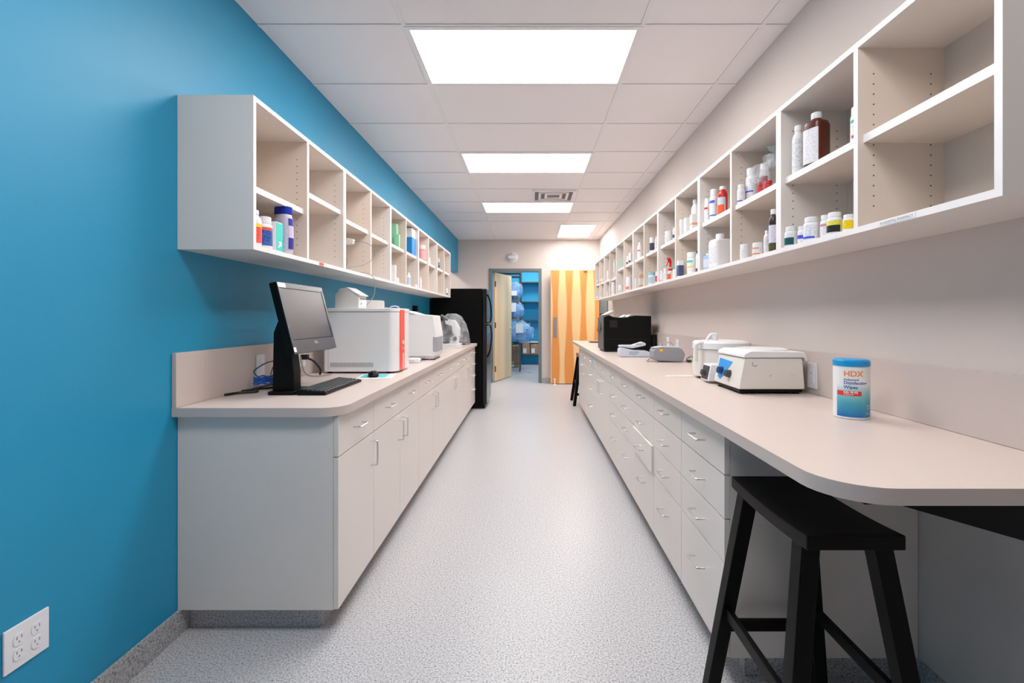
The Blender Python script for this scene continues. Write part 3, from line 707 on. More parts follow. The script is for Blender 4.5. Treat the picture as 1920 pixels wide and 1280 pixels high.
# ------------------------------------------------------------------ left wall shelf items
LG = 'things on the left wall shelves'
def LP(u, wpx, lvl, d=0):
    y = 2.0; r = .02
    for _ in range(20):
        x = 1.095+(.017 if lvl == 'up' else 0)+r+d; y = x*F/(U0-u); r = wpx*y/F/2/math.sqrt(1+(x/y)**2)
    bay = min(9, max(0, int((y-ly[0])/.4535)))
    y = min(max(y, ly[bay]+.02+r), ly[bay+1]-.02-r)
    z = LB+.0195 if lvl == 'lo' else lz[bay]+.013
    return -x, y, z, r
def LH(v, y, z): return max(.03, CH+(V0-v)*y/F-z)
def Lb(u, vt, wd, lvl, kind, label, **k):
    d = k.pop('d', 0); x, y, z, r = LP(u, wd, lvl, d); h = LH(vt, y, z)
    rr = k.pop('ryf', None); nm = k.pop('nm', 'medicine_bottle'); cat = k.pop('cat', 'bottle')
    return bottle(nm, label, cat, (x, y, z), r, h, k.pop('rot', -.6), style=kind, ry=rr*r if rr else None, grp=LG, **k)
Lb(477, 394, 28, 'lo', 'tall', 'white bottle with red and yellow label against the near side panel of the left shelves', lab=(244, 80, 66), band2=(250, 225, 60), labf=(.1, .62), ink=(250, 190, 180), d=.005)
Lb(497, 407, 28, 'lo', 'pill', 'white bottle with blue and red label between the red-yellow bottle and the teal box', lab=(30, 80, 165), band2=(240, 90, 70), labf=(.1, .66), ink=(190, 210, 240), nm='pill_bottle')
x, y, z, r = LP(520, 22, 'lo')
c = carton('carton', 'teal box with a white arrow mark in the nearest left shelf bay', 'box', (-1.125, 2.055, LB+.0195), .05, .05, .128, 0, grp=LG)
MB().box(-.025, .0262, -.0247, .0262, .004, .124).build('teal_panel', C((40, 214, 200), .4), c, True)
ar = MB().prism([(-.012, .02), (.004, .036), (-.006, .036), (-.006, .044), (.016, .044), (.016, .022), (.010, .022), (.010, .030), (-.006, .014)], 'y', -.0256, -.0249)
ar2 = MB().prism([(-.014, .02), (.002, .036), (-.008, .036), (-.008, .044), (.014, .044), (.014, .022), (.008, .022), (.008, .030), (-.008, .014)], 'x', .0264, .0269)
ar.build('arrow_mark', M_out, c, True); ar2.build('arrow_mark', M_out, c, True)
t = thing('lotion_bottle', 'large pale lotion bottle with a dark blue cap in the nearest left shelf bay', 'bottle', (-1.135, 2.155, LB+.0195), -.35, LG)
MB().loft([(0, .04, .026, 2.6), (.006, .043, .03, 2.6), (.09, .045, .031, 2.6), (.16, .042, .028, 2.6), (.182, .036, .026, 2.8)]).build('body', C((214, 204, 222), .25), t, True)
MB().loft([(.182, .037, .027, 3), (.186, .039, .029, 3), (.214, .039, .029, 3), (.218, .036, .026, 3)]).build('cap', C((16, 44, 170), .25), t, True)
l_ = MB().loft([(.022, .0446, .0316, 2.6), (.09, .0458, .0318, 2.6), (.165, .0432, .0292, 2.6)], a0=-2.2, a1=-.35).loft([(.022, .0446, .0316, 2.6), (.09, .0458, .0318, 2.6), (.165, .0432, .0292, 2.6)], a0=-.3, a1=.9).build('label', PR((216, 206, 232), (150, 130, 210)), t, True)
MB().loft([(.024, .0452, .0322, 2.6), (.075, .0462, .0324, 2.6)], a0=-.3, a1=.9).loft([(.13, .0452, .0312, 2.6), (.163, .0438, .0298, 2.6)], a0=-.3, a1=.9).build('label_band', C((54, 60, 160), .3), l_, True)
def Lc(u, vt, wd, lvl, label, dy=None, **k):
    x, y, z, r = LP(u, wd, lvl, k.pop('d', 0)); h = LH(vt, y, z)
    return carton(k.pop('nm', 'carton'), label, 'box', (x, y, z), k.pop('dx', 2*r), dy or 2*r, h, 0, grp=LG, **k)
Lc(739, 420, 12, 'up', 'pale green box on the upper shelf, farther back and taller of the two green ones', col=(200, 228, 208), face=(150, 220, 185), d=.03)
Lc(744.5, 440, 9, 'up', 'small green box in front of the taller green one', col=(160, 224, 190), face=(140, 218, 175), d=-.004)
carton('carton', 'tall blue and white carton filling the upper sixth left bay', 'box', (-1.215, 4.475, lz[5]+.013), .2, .135, .25, 0, grp=LG, face=(0, 140, 224), faceh=(.0, .66))
Lb(793, 460, 14, 'up', 'jar', 'pink tub on the upper shelf of the seventh left bay', body=(245, 160, 168), lab=(248, 176, 182), cap=(250, 225, 228), nm='tub', cat='tub')
Lb(804, 483, 6, 'up', 'pill', 'small white bottle on the upper shelf beside the pink tub', d=.02)
Lc(737.5, 497, 9, 'lo', 'white box with a dark triangle on the bottom of the fifth left bay', face=(240, 238, 240))
Lb(744, 520, 9, 'lo', 'pill', 'low white bottle beside the white box on the bottom of the fifth left bay', d=.0)
Lb(765.5, 511, 9, 'lo', 'tall', 'white bottle with pale blue label on the bottom of the sixth left bay', lab=(190, 215, 240))
Lb(779.5, 533, 7, 'lo', 'pill', 'small white jar on the bottom of the sixth left bay', nm='jar', cat='jar')
Lb(788, 519, 5, 'lo', 'tall', 'thin white bottle on the bottom of the seventh left bay')
Lb(822.5, 484, 4, 'up', 'tall', 'slim bottle with dark and blue label on an upper far left bay', lab=(110, 160, 200), band=(60, 60, 60))
Lb(837.5, 540, 4, 'lo', 'tall', 'small white bottle with a dark stripe in the last left bay', band=(50, 50, 50))

# handheld probe and its cable in the third left bay
zs = LB+.0195
t = thing('handheld_probe', 'off-white handheld probe on a stand inside the third left bay with a grey cable', 'probe', (-1.22, 2.98, zs))
MB().loft([(0, .03, .03, 2), (.01, .03, .03, 2), (.014, .006, .006, 2), (.185, .006, .006, 2)], cx=0, cy=0).build('stand', M_wht2, t, True)
MB().prism([(-.09, .19), (.06, .175), (.095, .178), (.10, .208), (.06, .215), (-.09, .225)], 'y', -.018, .018, .004).build('handle', M_wht2, t, True)
px = [(-.10+.0, .0)]
cb = MB().tube([(-1.122, 2.98, zs+.194), (-1.08, 3.0, zs+.198), (-1.035, 3.06, zs+.175), (-1.03, 3.10, zs+.12), (-1.06, 3.03, zs+.06), (-1.10, 2.88, zs+.02), (-1.105, 2.82, zs+.005), (-1.105, 2.92, zs+.004), (-1.10, 3.04, zs+.004), (-1.075, 3.11, zs+.003), (-1.05, 3.15, zs-.03), (-1.05, 3.16, zs-.11), (-1.06, 3.15, 1.38), (-1.08, 3.12, 1.345), (-1.1, 3.12, 1.315)], .0022)
cb.build('cable', M_cgrey, t)
cb = MB().tube([(-1.14, 2.775, zs+.09), (-1.11, 2.785, zs+.085), (-1.095, 2.80, zs+.05), (-1.11, 2.82, zs+.008), (-1.12, 2.87, zs+.0035), (-1.11, 2.95, zs+.0035), (-1.125, 3.05, zs+.0035), (-1.11, 3.10, zs+.0035), (-1.12, 2.98, zs+.0035), (-1.14, 2.9, zs+.0035)], .0022).build('cable', M_cgrey, t)

# ------------------------------------------------------------------ left worktop
ZT = .9005
# all-in-one computer
Y0, Y1 = 2.10, 2.555
t = thing('desktop_computer', 'black all-in-one computer with a tilted grey reflective screen on the left worktop', 'computer', (-1.115, 2.3, ZT))
tilt = math.radians(-14)
Mx = Matrix.Translation((.062, .015, .186)) @ Matrix.Rotation(tilt, 4, 'Y')
wy = (Y1-Y0)/2; HH = .335
hs = MB().box(-.035, 0, -wy, wy, 0, HH, .006, M=Mx).box(-.065, -.03, -wy+.06, wy-.06, .03, HH-.05, .01, M=Mx).build('screen_housing', M_black, t, True)
MB().box(0, .003, -wy+.002, wy-.002, 0, .066, .0015, M=Mx).box(0, .0026, -wy+.002, wy-.002, HH-.028, HH-.002, M=Mx).box(0, .0026, -wy+.002, -wy+.022, .06, HH-.02, M=Mx).box(0, .0026, wy-.022, wy-.002, .06, HH-.02, M=Mx).build('bezel', M_bez, t, True)
MB().box(0, .0016, -wy+.022, wy-.022, .066, HH-.028, M=Mx).build('screen', M_screen, t, True)
MB().box(.001, .0033, -wy+.022, wy-.022, .062, .0655, M=Mx).box(.001, .0033, wy-.0225, wy-.0205, .066, HH-.028, M=Mx).box(.001, .0033, -wy+.021, wy-.021, HH-.0295, HH-.027, M=Mx).build('screen_edge', M_black, t, True)
tb = text_bm('DELL', .017, .0006)
tb.bm.transform(Mx @ Matrix.Translation((.0034, -.01, .038)) @ Matrix.Rotation(PI/2, 4, 'Z') @ Matrix.Rotation(PI/2, 4, 'X'))
tb.build('logo', M_metal, t, True)
MB().box(.0028, .0034, -wy+.004, -wy+.026, .008, .03, M=Mx).build('sticker', M_out, t, True)
MB().box(.0024, .0030, -wy+.003, -wy+.07, HH-.026, HH-.004, M=Mx).build('sticker', M_out, t, True)
MB().prism([(-.075, .012), (.025, .012), (.024, .10), (.01, .20), (-.01, .33), (-.045, .345), (-.07, .28)], 'y', -.14, -.07, .005).build('stand', M_black, t, True)
MB().prism(rounded([(-.075, -.19), (.055, -.19), (.055, .0), (-.075, .0)], [.02]*4), 'z', 0, .013).build('stand_base', M_black, t, True)
# keyboard
t = thing('keyboard', 'black keyboard lying in front of the all-in-one computer', 'keyboard', (-.985, 2.33, ZT), math.radians(0), None)
MB().prism([(-.065, 0), (.065, 0), (.065, .012), (-.065, .024)], 'y', -.225, .225, .003).build('case', M_black, t, True)
mb = MB()
for r_ in range(6):
    xx = .05-r_*.0195; zz = .0135+(.065-xx)*.0923; n = 15
    for k in range(n):
        ya = -.215+k*.0285
        if r_ == 0 and 4 <= k <= 8: continue
        mb.box(xx-.008, xx+.008, ya, ya+.0255, zz-.003, zz+.004, .0015, seg=1)
mb.box(.042, .058, -.215+4*.0285, -.215+9*.0285-.003, .0115, .0185, .0015, seg=1)
mb.build('keys', mat('key_plastic', (46, 50, 52), .35), t, True)
# mouse and pad
t = thing('mouse_pad', 'white and teal paper mouse pad under the black mouse', 'mouse pad', (-.915, 2.79, ZT), math.radians(8))
MB().box(-.10, .10, -.115, .10, 0, .0015).build('sheet', M_paper, t, True)
MB().box(-.085, .06, -.075, .085, .0014, .0021).build('print_panel', mat('teal_print', (90, 200, 215), .6), t, True)
t = thing('computer_mouse', 'black computer mouse on the white and teal pad', 'mouse', (-.925, 2.76, ZT+.0022), math.radians(20))
MB().loft([(0, .028, .05, 2.4), (.008, .031, .053, 2.3), (.02, .029, .048, 2.2), (.03, .02, .034, 2), (.034, .008, .014, 2)]).build('body', M_black, t, True)
MB().cyl((-.003, -.03, .029), (.003, -.03, .029), .008).build('wheel', M_dgrey, t, True)
# coiled cables
t = thing('coiled_cable', 'coil of bright blue network cable on the worktop behind the computer', 'cable', (-1.292, 2.31, ZT+.014))
mb = MB(); pts = []
for i in range(90):
    a = i/90*2*PI*5; rr = .055+.008*math.sin(i*.7); pts.append((rr*math.cos(a)*.8, rr*1.35*math.sin(a), .012+.035*i/90+.004*math.sin(i*1.9)))
mb.tube(pts, .0036, n=6, sub=2); mb.build('coil', M_cblue, t, True)
MB().tube([(-.0, -.07, .045), (-.02, -.085, .08), (.02, -.06, .115), (.03, .0, .122), (.02, .08, .118), (-.02, .09, .09), (-.01, .04, .05)], .003).build('loose_loop', mat('teal_cable', (10, 80, 100), .5), t, True)
t = thing('power_cable', 'black power cable trailing over the worktop from the back of the computer', 'cable', (-1.30, 2.3, ZT))
MB().tube([(-.055, -.22, .0065), (-.03, -.16, .0065), (.03, -.12, .0065), (-.03, -.05, .0065), (-.04, .03, .0065), (-.03, .12, .0065)], .006).tube([(-.055, -.10, .0055), (.0, -.03, .0055), (.05, .05, .0055), (.03, .12, .0055)], .005).build('cord', M_cblack, t, True)
MB().box(.02, .06, .12, .22, .0, .03, .006).build('adapter', M_black, t, True)
t = thing('power_plug_cable', 'black plug and grey cord hanging from the wide outlet behind the monitor', 'cable', (XL+.0255, 2.79, 1.0))
MB().box(.0025, .04, -.015, .02, .0, .03, .004).tube([(.03, 0, .01), (.07, .01, -.01), (.10, .03, -.06), (.09, .05, -.094)], .006).build('plug', M_cblack, t, True)
MB().tube([(.012, -.03, .02), (.03, -.05, -.03), (.06, -.06, -.08), (.10, -.02, -.0945), (.16, .05, -.092)], .004).build('cord', M_cgrey, t, True)

# large analyzer
t = thing('blood_analyzer', 'large white box-shaped analyzer with a red vertical stripe on the left worktop', 'analyzer', (-1.07, 3.08, ZT))
AX0, AX1, AY0, AY1 = -1.295, -.835, 2.93, 3.235
P = rounded([(AX0, AY0), (AX1, AY0), (AX1, AY1), (AX0, AY1)], [.015, .055, .02, .01], 8)
MB().prism(P, 'z', ZT+.012, ZT+.385).build('housing', M_white, t)
MB().prism(rounded([(AX0-.003, AY0-.003), (AX1+.003, AY0-.003), (AX1+.003, AY1+.003), (AX0-.003, AY1+.003)], [.015, .056, .02, .01], 8), 'z', ZT+.386, ZT+.408, .004).build('lid', M_white, t)
rs = MB().box(AX1-.004, AX1+.006, AY0+.06, AY0+.16, ZT+.014, ZT+.4, .003).build('red_stripe', M_red, t)
MB().box(AX1+.0055, AX1+.0068, AY0+.118, AY0+.133, ZT+.02, ZT+.12).loft([(0, .014, .014, 2), (.001, .014, .014, 2)], M=Matrix.Translation((AX1+.006, AY0+.122, ZT+.19)) @ Matrix.Rotation(PI/2, 4, 'Y')).loft([(0, .006, .006, 2), (.001, .006, .006, 2)], M=Matrix.Translation((AX1+.006, AY0+.122, ZT+.15)) @ Matrix.Rotation(PI/2, 4, 'Y')).build('white_marks', M_out, rs)
mb = MB()
for k in range(36):
    xx = AX0+.045+k*.0075; mb.box(xx, xx+.0035, AY0-.0012, AY0+.003, ZT+.04, ZT+.068)
mb.build('vent_slots', mat('vent_slot', (150, 152, 156), .6), t)
MB().box(AX0+.03, AX0+.0312, AY0-.0006, AY0+.001, ZT+.02, ZT+.38).box(AX0+.012, AX1-.07, AY0-.0006, AY0+.001, ZT+.383, ZT+.3845).build('panel_seam', M_slot, t)
mb = MB()
for a in (AX0+.03, AX1-.06):
    for b in (AY0+.03, AY1-.03): mb.cyl((a, b, ZT), (a, b, ZT+.013), .014)
mb.build('feet', M_black, t)
# small white machine on top of it
t = thing('label_printer', 'small off-white wedge-roofed printer standing on the large analyzer', 'printer', (-1.14, 3.04, ZT+.4085))
z = ZT+.4085
MB().prism([(-1.235, z), (-1.085, z), (-1.085, z+.075), (-1.15, z+.118), (-1.20, z+.13), (-1.235, z+.085)], 'y', 2.96, 3.10, .004).build('housing', M_wht2, t)
MB().prism([(-1.215, z+.116), (-1.155, z+.133), (-1.07, z+.082), (-1.082, z+.076), (-1.155, z+.120), (-1.20, z+.108)], 'y', 2.958, 3.102, .003).build('lid', M_white, t)
MB().box(-1.086, -1.081, 2.985, 3.09, z+.012, z+.055, .002).build('front_panel', M_out, t)
MB().box(-1.0825, -1.0795, 2.99, 3.0, z+.022, z+.035).build('power_switch', C((40, 140, 90)), t)
MB().box(-1.084, -1.0795, 2.985, 3.09, z+.058, z+.064).build('paper_slot', M_toe, t)
t = thing('plastic_tray', 'thin grey tray standing on its side behind the small printer', 'tray', (-1.05, 3.17, z))
MB().prism(rounded([(-1.16, z+.0), (-.99, z+.0), (-.99, z+.055), (-1.16, z+.06)], [0, 0, .012, .012]), 'y', 3.165, 3.18, .002).build('panel', M_wht2, t)
MB().box(-1.15, -1.0, 3.155, 3.165, z, z+.006, .001).build('lip', M_wht2, t)
# second analyzer
t = thing('chemistry_analyzer', 'second white analyzer with sloping top and grey door panel, past the red-striped one', 'analyzer', (-1.0, 4.0, ZT))
prof = [(-1.28, ZT+.03), (-.79, ZT+.03), (-.775, ZT+.06), (-.775, ZT+.20), (-.80, ZT+.365), (-.92, ZT+.375), (-1.28, ZT+.42)]
MB().prism(prof, 'y', 3.85, 4.15, .006).build('housing', M_white, t)
MB().prism([(-.94, ZT+.378), (-1.02, ZT+.402), (-1.28, ZT+.44), (-1.30, ZT+.425), (-1.0, ZT+.385)], 'y', 3.84, 4.16, .003).build('lid', M_white, t)
MB().box(-.80, -.77, 3.842, 4.10, ZT+.07, ZT+.19, .004).build('front_door', mat('door_grey', (168, 170, 182), .4), t)
MB().box(-1.26, -.80, 3.87, 4.13, ZT+.008, ZT+.03, .002).build('base', M_white, t)
mb = MB()
for a in (-1.23, -.92): mb.box(a, a+.05, 3.865, 3.9, ZT, ZT+.012, .002)
mb.box(-.83, -.79, 3.88, 4.1, ZT, ZT+.012, .002); mb.build('feet', C((60, 50, 100)), t)
t = thing('pipette_holder', 'small rounded white plastic device lying before the second analyzer', 'device', (-.93, 3.63, ZT), 0)
MB().loft([(0, .075, .028, 5), (.004, .08, .032, 5), (.028, .08, .032, 5), (.036, .07, .024, 4)]).build('body', M_white, t, True)
MB().box(-.03, .04, -.0345, -.031, .012, .024, .001).build('grip', C((222, 218, 230)), t, True)
MB().cyl((.079, 0, .016), (.083, 0, .016), .005).build('socket', M_dgrey, t, True)
t = thing('hose_clip', 'little pale blue curved clip on top of the red-striped analyzer', 'clip', (-.93, 3.20, ZT+.409))
MB().tube([(-.03, 0, .004), (-.02, 0, .014), (.01, 0, .018), (.03, 0, .010), (.032, 0, .004)], .004).build('bow', C((200, 210, 235)), t, True)
t = thing('power_adapter', 'black power adapter plugged into the blue wall above the second analyzer', 'power adapter', (XL+.001, 5.55, 1.35))
MB().box(0, .05, -.04, .04, -.03, .04, .005).build('housing', M_black, t, True)
MB().tube([(.03, 0, -.03), (.035, .0, -.09), (.03, .01, -.13), (.03, .02, -.23)], .003).build('cord', M_cblack, t, True)

# microscope under a clear cover
my = 5.55
t = thing('microscope', 'white microscope under a clear plastic dust cover at the far end of the left worktop', 'microscope', (-.95, my, ZT))
MB().prism(rounded([(-.15, -.10), (.13, -.10), (.13, .10), (-.15, .10)], [.04]*4), 'z', 0, .045, .006).build('base', M_white, t, True)
MB().prism([(-.01, .04), (.10, .04), (.12, .22), (.06, .32), (-.06, .33), (-.05, .27), (.02, .25), (.03, .16)], 'y', -.04, .04, .012).build('arm', M_white, t, True)
MB().box(-.12, .05, -.075, .075, .14, .155, .003).build('stage', M_dgrey, t, True)
h_ = MB().cyl((-.05, 0, .27), (-.05, 0, .245), .035); 
for a in (0, 2.1, 4.2): h_.cyl((-.05+.018*math.cos(a), .018*math.sin(a), .247), (-.05+.03*math.cos(a), .03*math.sin(a), .19), .010)
h_.build('objective_turret', M_dgrey, t, True)
MB().cyl((-.02, -.03, .32), (-.11, -.035, .37), .018).cyl((-.02, .03, .32), (-.11, .035, .37), .018).build('eyepieces', M_dgrey, t, True)
MB().cyl((.06, -.042, .10), (.06, -.065, .10), .025).cyl((.06, .042, .10), (.06, .065, .10), .025).build('focus_knobs', M_dgrey, t, True)
MB().cyl((-.05, 0, .045), (-.05, 0, .06), .03).build('lamp_collector', M_dgrey, t, True)
t = thing('dust_cover', 'crinkled clear plastic cover draped over the microscope', 'dust cover', (-.93, my, ZT))
mb = MB().loft([(.05, .185, .13, 4), (.16, .175, .13, 3), (.28, .15, .115, 2.6), (.36, .11, .09, 2.4), (.395, .05, .05, 2)], n=40)
from mathutils import noise as NZ
for v in mb.bm.verts:
    d = NZ.noise(v.co*8)*.022; v.co.x += d; v.co.y += d*.8
    if v.co.z < .1: v.co.z += .02*NZ.noise(v.co*9)
    v.co.x += (.39-v.co.z)*.10
bmesh.ops.delete(mb.bm, geom=[f for f in mb.bm.faces if len(f.verts) > 8 and f.calc_center_median().z < .1], context='FACES')
mb.build('film', M_bag, t, True)
tag(MB().box(-1.14, -.80, 5.36, 5.43, ZT, ZT+.012, .003).build('slide_tray', M_wht2, None, loc=(-.97, 5.4, ZT)), 'low white slide tray in front of the microscope', 'tray')
t = thing('black_cable_bundle', 'small dark cable bundle at the far end of the left worktop', 'cable', (-.84, 6.05, ZT))
MB().tube([(-.08, -.1, .008), (0, -.05, .009), (.05, .02, .012), (-.02, .06, .010), (-.08, .0, .009), (-.02, -.06, .02), (.04, .08, .009)], .007).build('cord', M_cblack, t, True)

# ------------------------------------------------------------------ right worktop
# wipes canister
wr, wh = .0545, .205
wx, wyy = 1.128, 1.652
t = thing('wipes_canister', 'canister of disinfecting wipes with a bright blue lid near the worktop corner', 'wipes canister', (wx, wyy, ZT))
MB().loft([(0, wr-.002, wr-.002, 2), (.002, wr, wr, 2), (wh-.022, wr, wr, 2), (wh-.02, wr-.003, wr-.003, 2)], n=48).build('canister', M_white, t, True)
MB().loft([(wh-.024, wr+.0015, wr+.0015, 2), (wh-.006, wr+.0015, wr+.0015, 2), (wh-.001, wr-.004, wr-.004, 2), (wh, wr-.012, wr-.012, 2)], n=48).build('lid', C((20, 150, 215), .3), t, True)
# printed sleeve: white at the top fading through teal to deep blue
def sleeve_mat():
    m = mat('wipes_sleeve', (255, 255, 255), .35); nt = m.node_tree; N = nt.nodes; L = nt.links
    tc = N.new('ShaderNodeTexCoord'); sx = N.new('ShaderNodeSeparateXYZ'); L.new(tc.outputs['Object'], sx.inputs[0])
    nz = N.new('ShaderNodeTexNoise'); nz.inputs['Scale'].default_value = 25; L.new(tc.outputs['Object'], nz.inputs['Vector'])
    ma = N.new('ShaderNodeMath'); ma.operation = 'MULTIPLY_ADD'; ma.inputs[1].default_value = .03; L.new(nz.outputs['Fac'], ma.inputs[0]); L.new(sx.outputs['Z'], ma.inputs[2])
    cr = N.new('ShaderNodeValToRGB'); e = cr.color_ramp.elements
    mr = N.new('ShaderNodeMapRange'); mr.inputs[1].default_value = .01; mr.inputs[2].default_value = .2; L.new(ma.outputs[0], mr.inputs[0])
    e[0].position = .02; e[0].color = srgb(20, 90, 175); e[1].position = .66; e[1].color = srgb(238, 240, 240)
    for p, c in ((.12, (40, 130, 190)), (.3, (70, 165, 190)), (.48, (130, 205, 205))):
        k = cr.color_ramp.elements.new(p); k.color = srgb(*c)
    L.new(mr.outputs[0], cr.inputs[0]); L.new(cr.outputs[0], N['Principled BSDF'].inputs['Base Color']); return m
AF = math.atan2(-wyy, -wx)                      # the front of the sleeve faces back down the aisle
AF = -PI*.5-.42
sl = MB().loft([(.008, wr+.0005, wr+.0005, 2), (wh-.03, wr+.0005, wr+.0005, 2)], a0=AF-1.02, a1=AF+1.3, n=40).build('sleeve', sleeve_mat(), t, True)
def wrap(s_, size, a_start, z, m, nm, bold=0, dr=.0011):
    tb = text_bm(s_, size, bold)
    bmesh.ops.subdivide_edges(tb.bm, edges=[e for e in tb.bm.edges if e.calc_length() > .004], cuts=2)
    for v in tb.bm.verts:
        a = a_start+v.co.x/wr; rr = wr+dr+0*v.co.z
        v.co = Vector((rr*math.cos(a), rr*math.sin(a), z+v.co.y))
    tb.build(nm, m, sl, True)
M_or = C((255, 140, 70)); M_nb = C((50, 80, 170)); M_wt = M_out
AS = AF-.58
wrap('HDX', .026, AS, .148, M_or, 'brand_lettering', .0006)
wrap('Antibacterial', .0085, AS, .1335, M_nb, 'lettering', .0002)
wrap('Disinfecting', .0148, AS, .1205, M_nb, 'lettering', .0003)
wrap('Wipes', .0155, AS, .1055, M_nb, 'lettering', .0003)
MB().loft([(.081, wr+.0009, wr+.0009, 2), (.097, wr+.0009, wr+.0009, 2)], a0=AF-.98, a1=AF+.38, n=24).build('red_banner', C((235, 55, 60)), sl, True)
wrap('Kills 99.9%', .0095, AS, .0895, M_wt, 'lettering', .0003, .0014)
wrap('of Bacteria*', .006, AS, .0835, M_wt, 'lettering', .0001, .0014)
wrap('Fresh', .008, AF+.72, .045, M_wt, 'lettering'); wrap('Scent', .008, AF+.76, .037, M_wt, 'lettering')
wrap('75 ct', .010, AF+.66, .018, M_wt, 'lettering')

# front centrifuge
t = thing('centrifuge', 'boxy white centrifuge with blue control label and two dark knobs, beside the wipes', 'centrifuge', (1.10, 2.28, ZT))
cy0, cy1 = 2.135, 2.43
def CX(z): return .935+ (z-.02)*.16             # slanting front
prof = [(.945, .022), (1.25, .022), (1.238, .165), (.975, .165)]
MB().prism([(a, ZT+b) for a, b in prof], 'y', cy0, cy1, .008).build('housing', M_wht2, t)
lid = MB().prism([(.968, ZT+.166), (1.245, ZT+.166), (1.25, ZT+.150), (1.262, ZT+.150), (1.25, ZT+.192), (1.0, ZT+.196), (.972, ZT+.182)], 'y', cy0-.004, cy1+.004, .005)
lid.loft([(ZT+.19, .125, .128, 2), (ZT+.199, .12, .122, 2), (ZT+.203, .10, .10, 2)], cx=1.115, cy=(cy0+cy1)/2, n=40)
lid.build('lid', M_white, t)
MB().box(.955, 1.24, cy0+.01, cy1-.01, ZT+.008, ZT+.022, .002).build('base_plate', M_black, t)
mb = MB()
for a in (.975, 1.22):
    for b in (cy0+.03, cy1-.03): mb.cyl((a, b, ZT), (a, b, ZT+.012), .016)
mb.build('feet', M_black, t)
# control face: slanted plane from (.945,.022) to (.975,.165)
sl_a = math.atan2(.03, .143)
MF = Matrix.Translation((.945, (cy0+cy1)/2, ZT+.022)) @ Matrix.Rotation(sl_a, 4, 'Y') @ Matrix.Rotation(PI, 4, 'Z')
mb = MB().prism([(-.118, .125), (.035, .118), (.0, .085), (-.035, .045), (-.07, .02), (-.10, .03), (-.118, .08)], 'x', .0005, .0018, M=MF)
mb.build('blue_label', C((60, 160, 235)), t)
MB().cyl(MF @ Vector((.0, -.065, .064)), MF @ Vector((.024, -.065, .064)), .02, .016).build('knob', C((16, 60, 110)), t)
MB().cyl(MF @ Vector((.0, .025, .058)), MF @ Vector((.022, .025, .058)), .02, .016).build('knob', M_dgrey, t)
mb = MB()
for xx in (1.09, 1.19): mb.cyl((xx, cy0-.001, ZT+.085), (xx, cy0+.003, ZT+.085), .004, n=10)
mb.build('screws', M_metal, t)
MB().tube([(1.012, cy0-.0002, ZT+.145), (1.008, cy0-.0004, ZT+.135), (1.02, cy0-.0004, ZT+.127), (1.032, cy0-.0004, ZT+.133)], .0012, n=6).build('moulded_ring', M_slot, t)
MB().tube([(1.25, cy1-.03, ZT+.04), (1.275, cy1-.03, ZT+.02), (1.282, cy1-.06, ZT+.006), (1.275, cy1-.12, ZT+.006)], .005).build('power_cord', M_cblack, t)

# rear centrifuge with round bowl lid
t = thing('centrifuge', 'round-lidded white centrifuge with a small black control panel, behind the boxy one', 'centrifuge', (1.10, 2.72, ZT))
c0 = Vector((1.105, 2.73, ZT))
MB().loft([(ZT+.015, .15, .15, 2), (ZT+.06, .155, .155, 2), (ZT+.17, .15, .15, 2)], cx=c0.x, cy=c0.y, n=48).build('bowl', M_wht2, t)
MB().loft([(ZT+.172, .157, .157, 2), (ZT+.205, .155, .155, 2), (ZT+.214, .145, .145, 2), (ZT+.218, .10, .10, 2)], cx=c0.x, cy=c0.y, n=48).build('lid', M_white, t)
MB().loft([(ZT, .12, .12, 2), (ZT+.015, .13, .13, 2)], cx=c0.x, cy=c0.y).build('base', M_black, t)
MB().tube([(.985, 2.66, ZT+.205), (.945, 2.655, ZT+.20), (.935, 2.655, ZT+.18), (.935, 2.655, ZT+.10)], .011, n=10).build('latch_handle', M_white, t)
MB().tube([(1.01, 2.70, ZT+.214), (1.035, 2.70, ZT+.25), (1.07, 2.70, ZT+.252)], .008, n=8).cyl((1.06, 2.70, ZT+.216), (1.06, 2.70, ZT+.25), .014, .018).build('lid_knob', M_white, t)
MB().prism([(.955-.02, ZT+.012), (1.03, ZT+.012), (1.03, ZT+.10), (.965-.012, ZT+.10)], 'y', 2.475, 2.59, .006).build('control_box', M_white, t)
MF = Matrix.Translation((.935, 2.5325, ZT+.012)) @ Matrix.Rotation(math.atan2(.018, .088), 4, 'Y') @ Matrix.Rotation(PI, 4, 'Z')
cp = MB().box(0, .0015, -.045, .045, .008, .08, M=MF).build('control_panel', mat('panel_charcoal', (70, 64, 68), .4), t)
MB().cyl(MF @ Vector((.001, -.01, .04)), MF @ Vector((.02, -.01, .04)), .018, .015).build('timer_knob', M_dgrey, t)
MB().cyl((1.262, 2.70, ZT+.195), (1.262, 2.72, ZT+.195), .008).build('hinge_pin', M_metal, t)

# white strip of paper
tag(MB().box(.80, .96, 2.76, 2.79, ZT, ZT+.004, .001).build('paper_strip', M_paper, None, loc=(.88, 2.775, ZT)), 'narrow white paper strip on the right worktop before the centrifuges', 'paper')

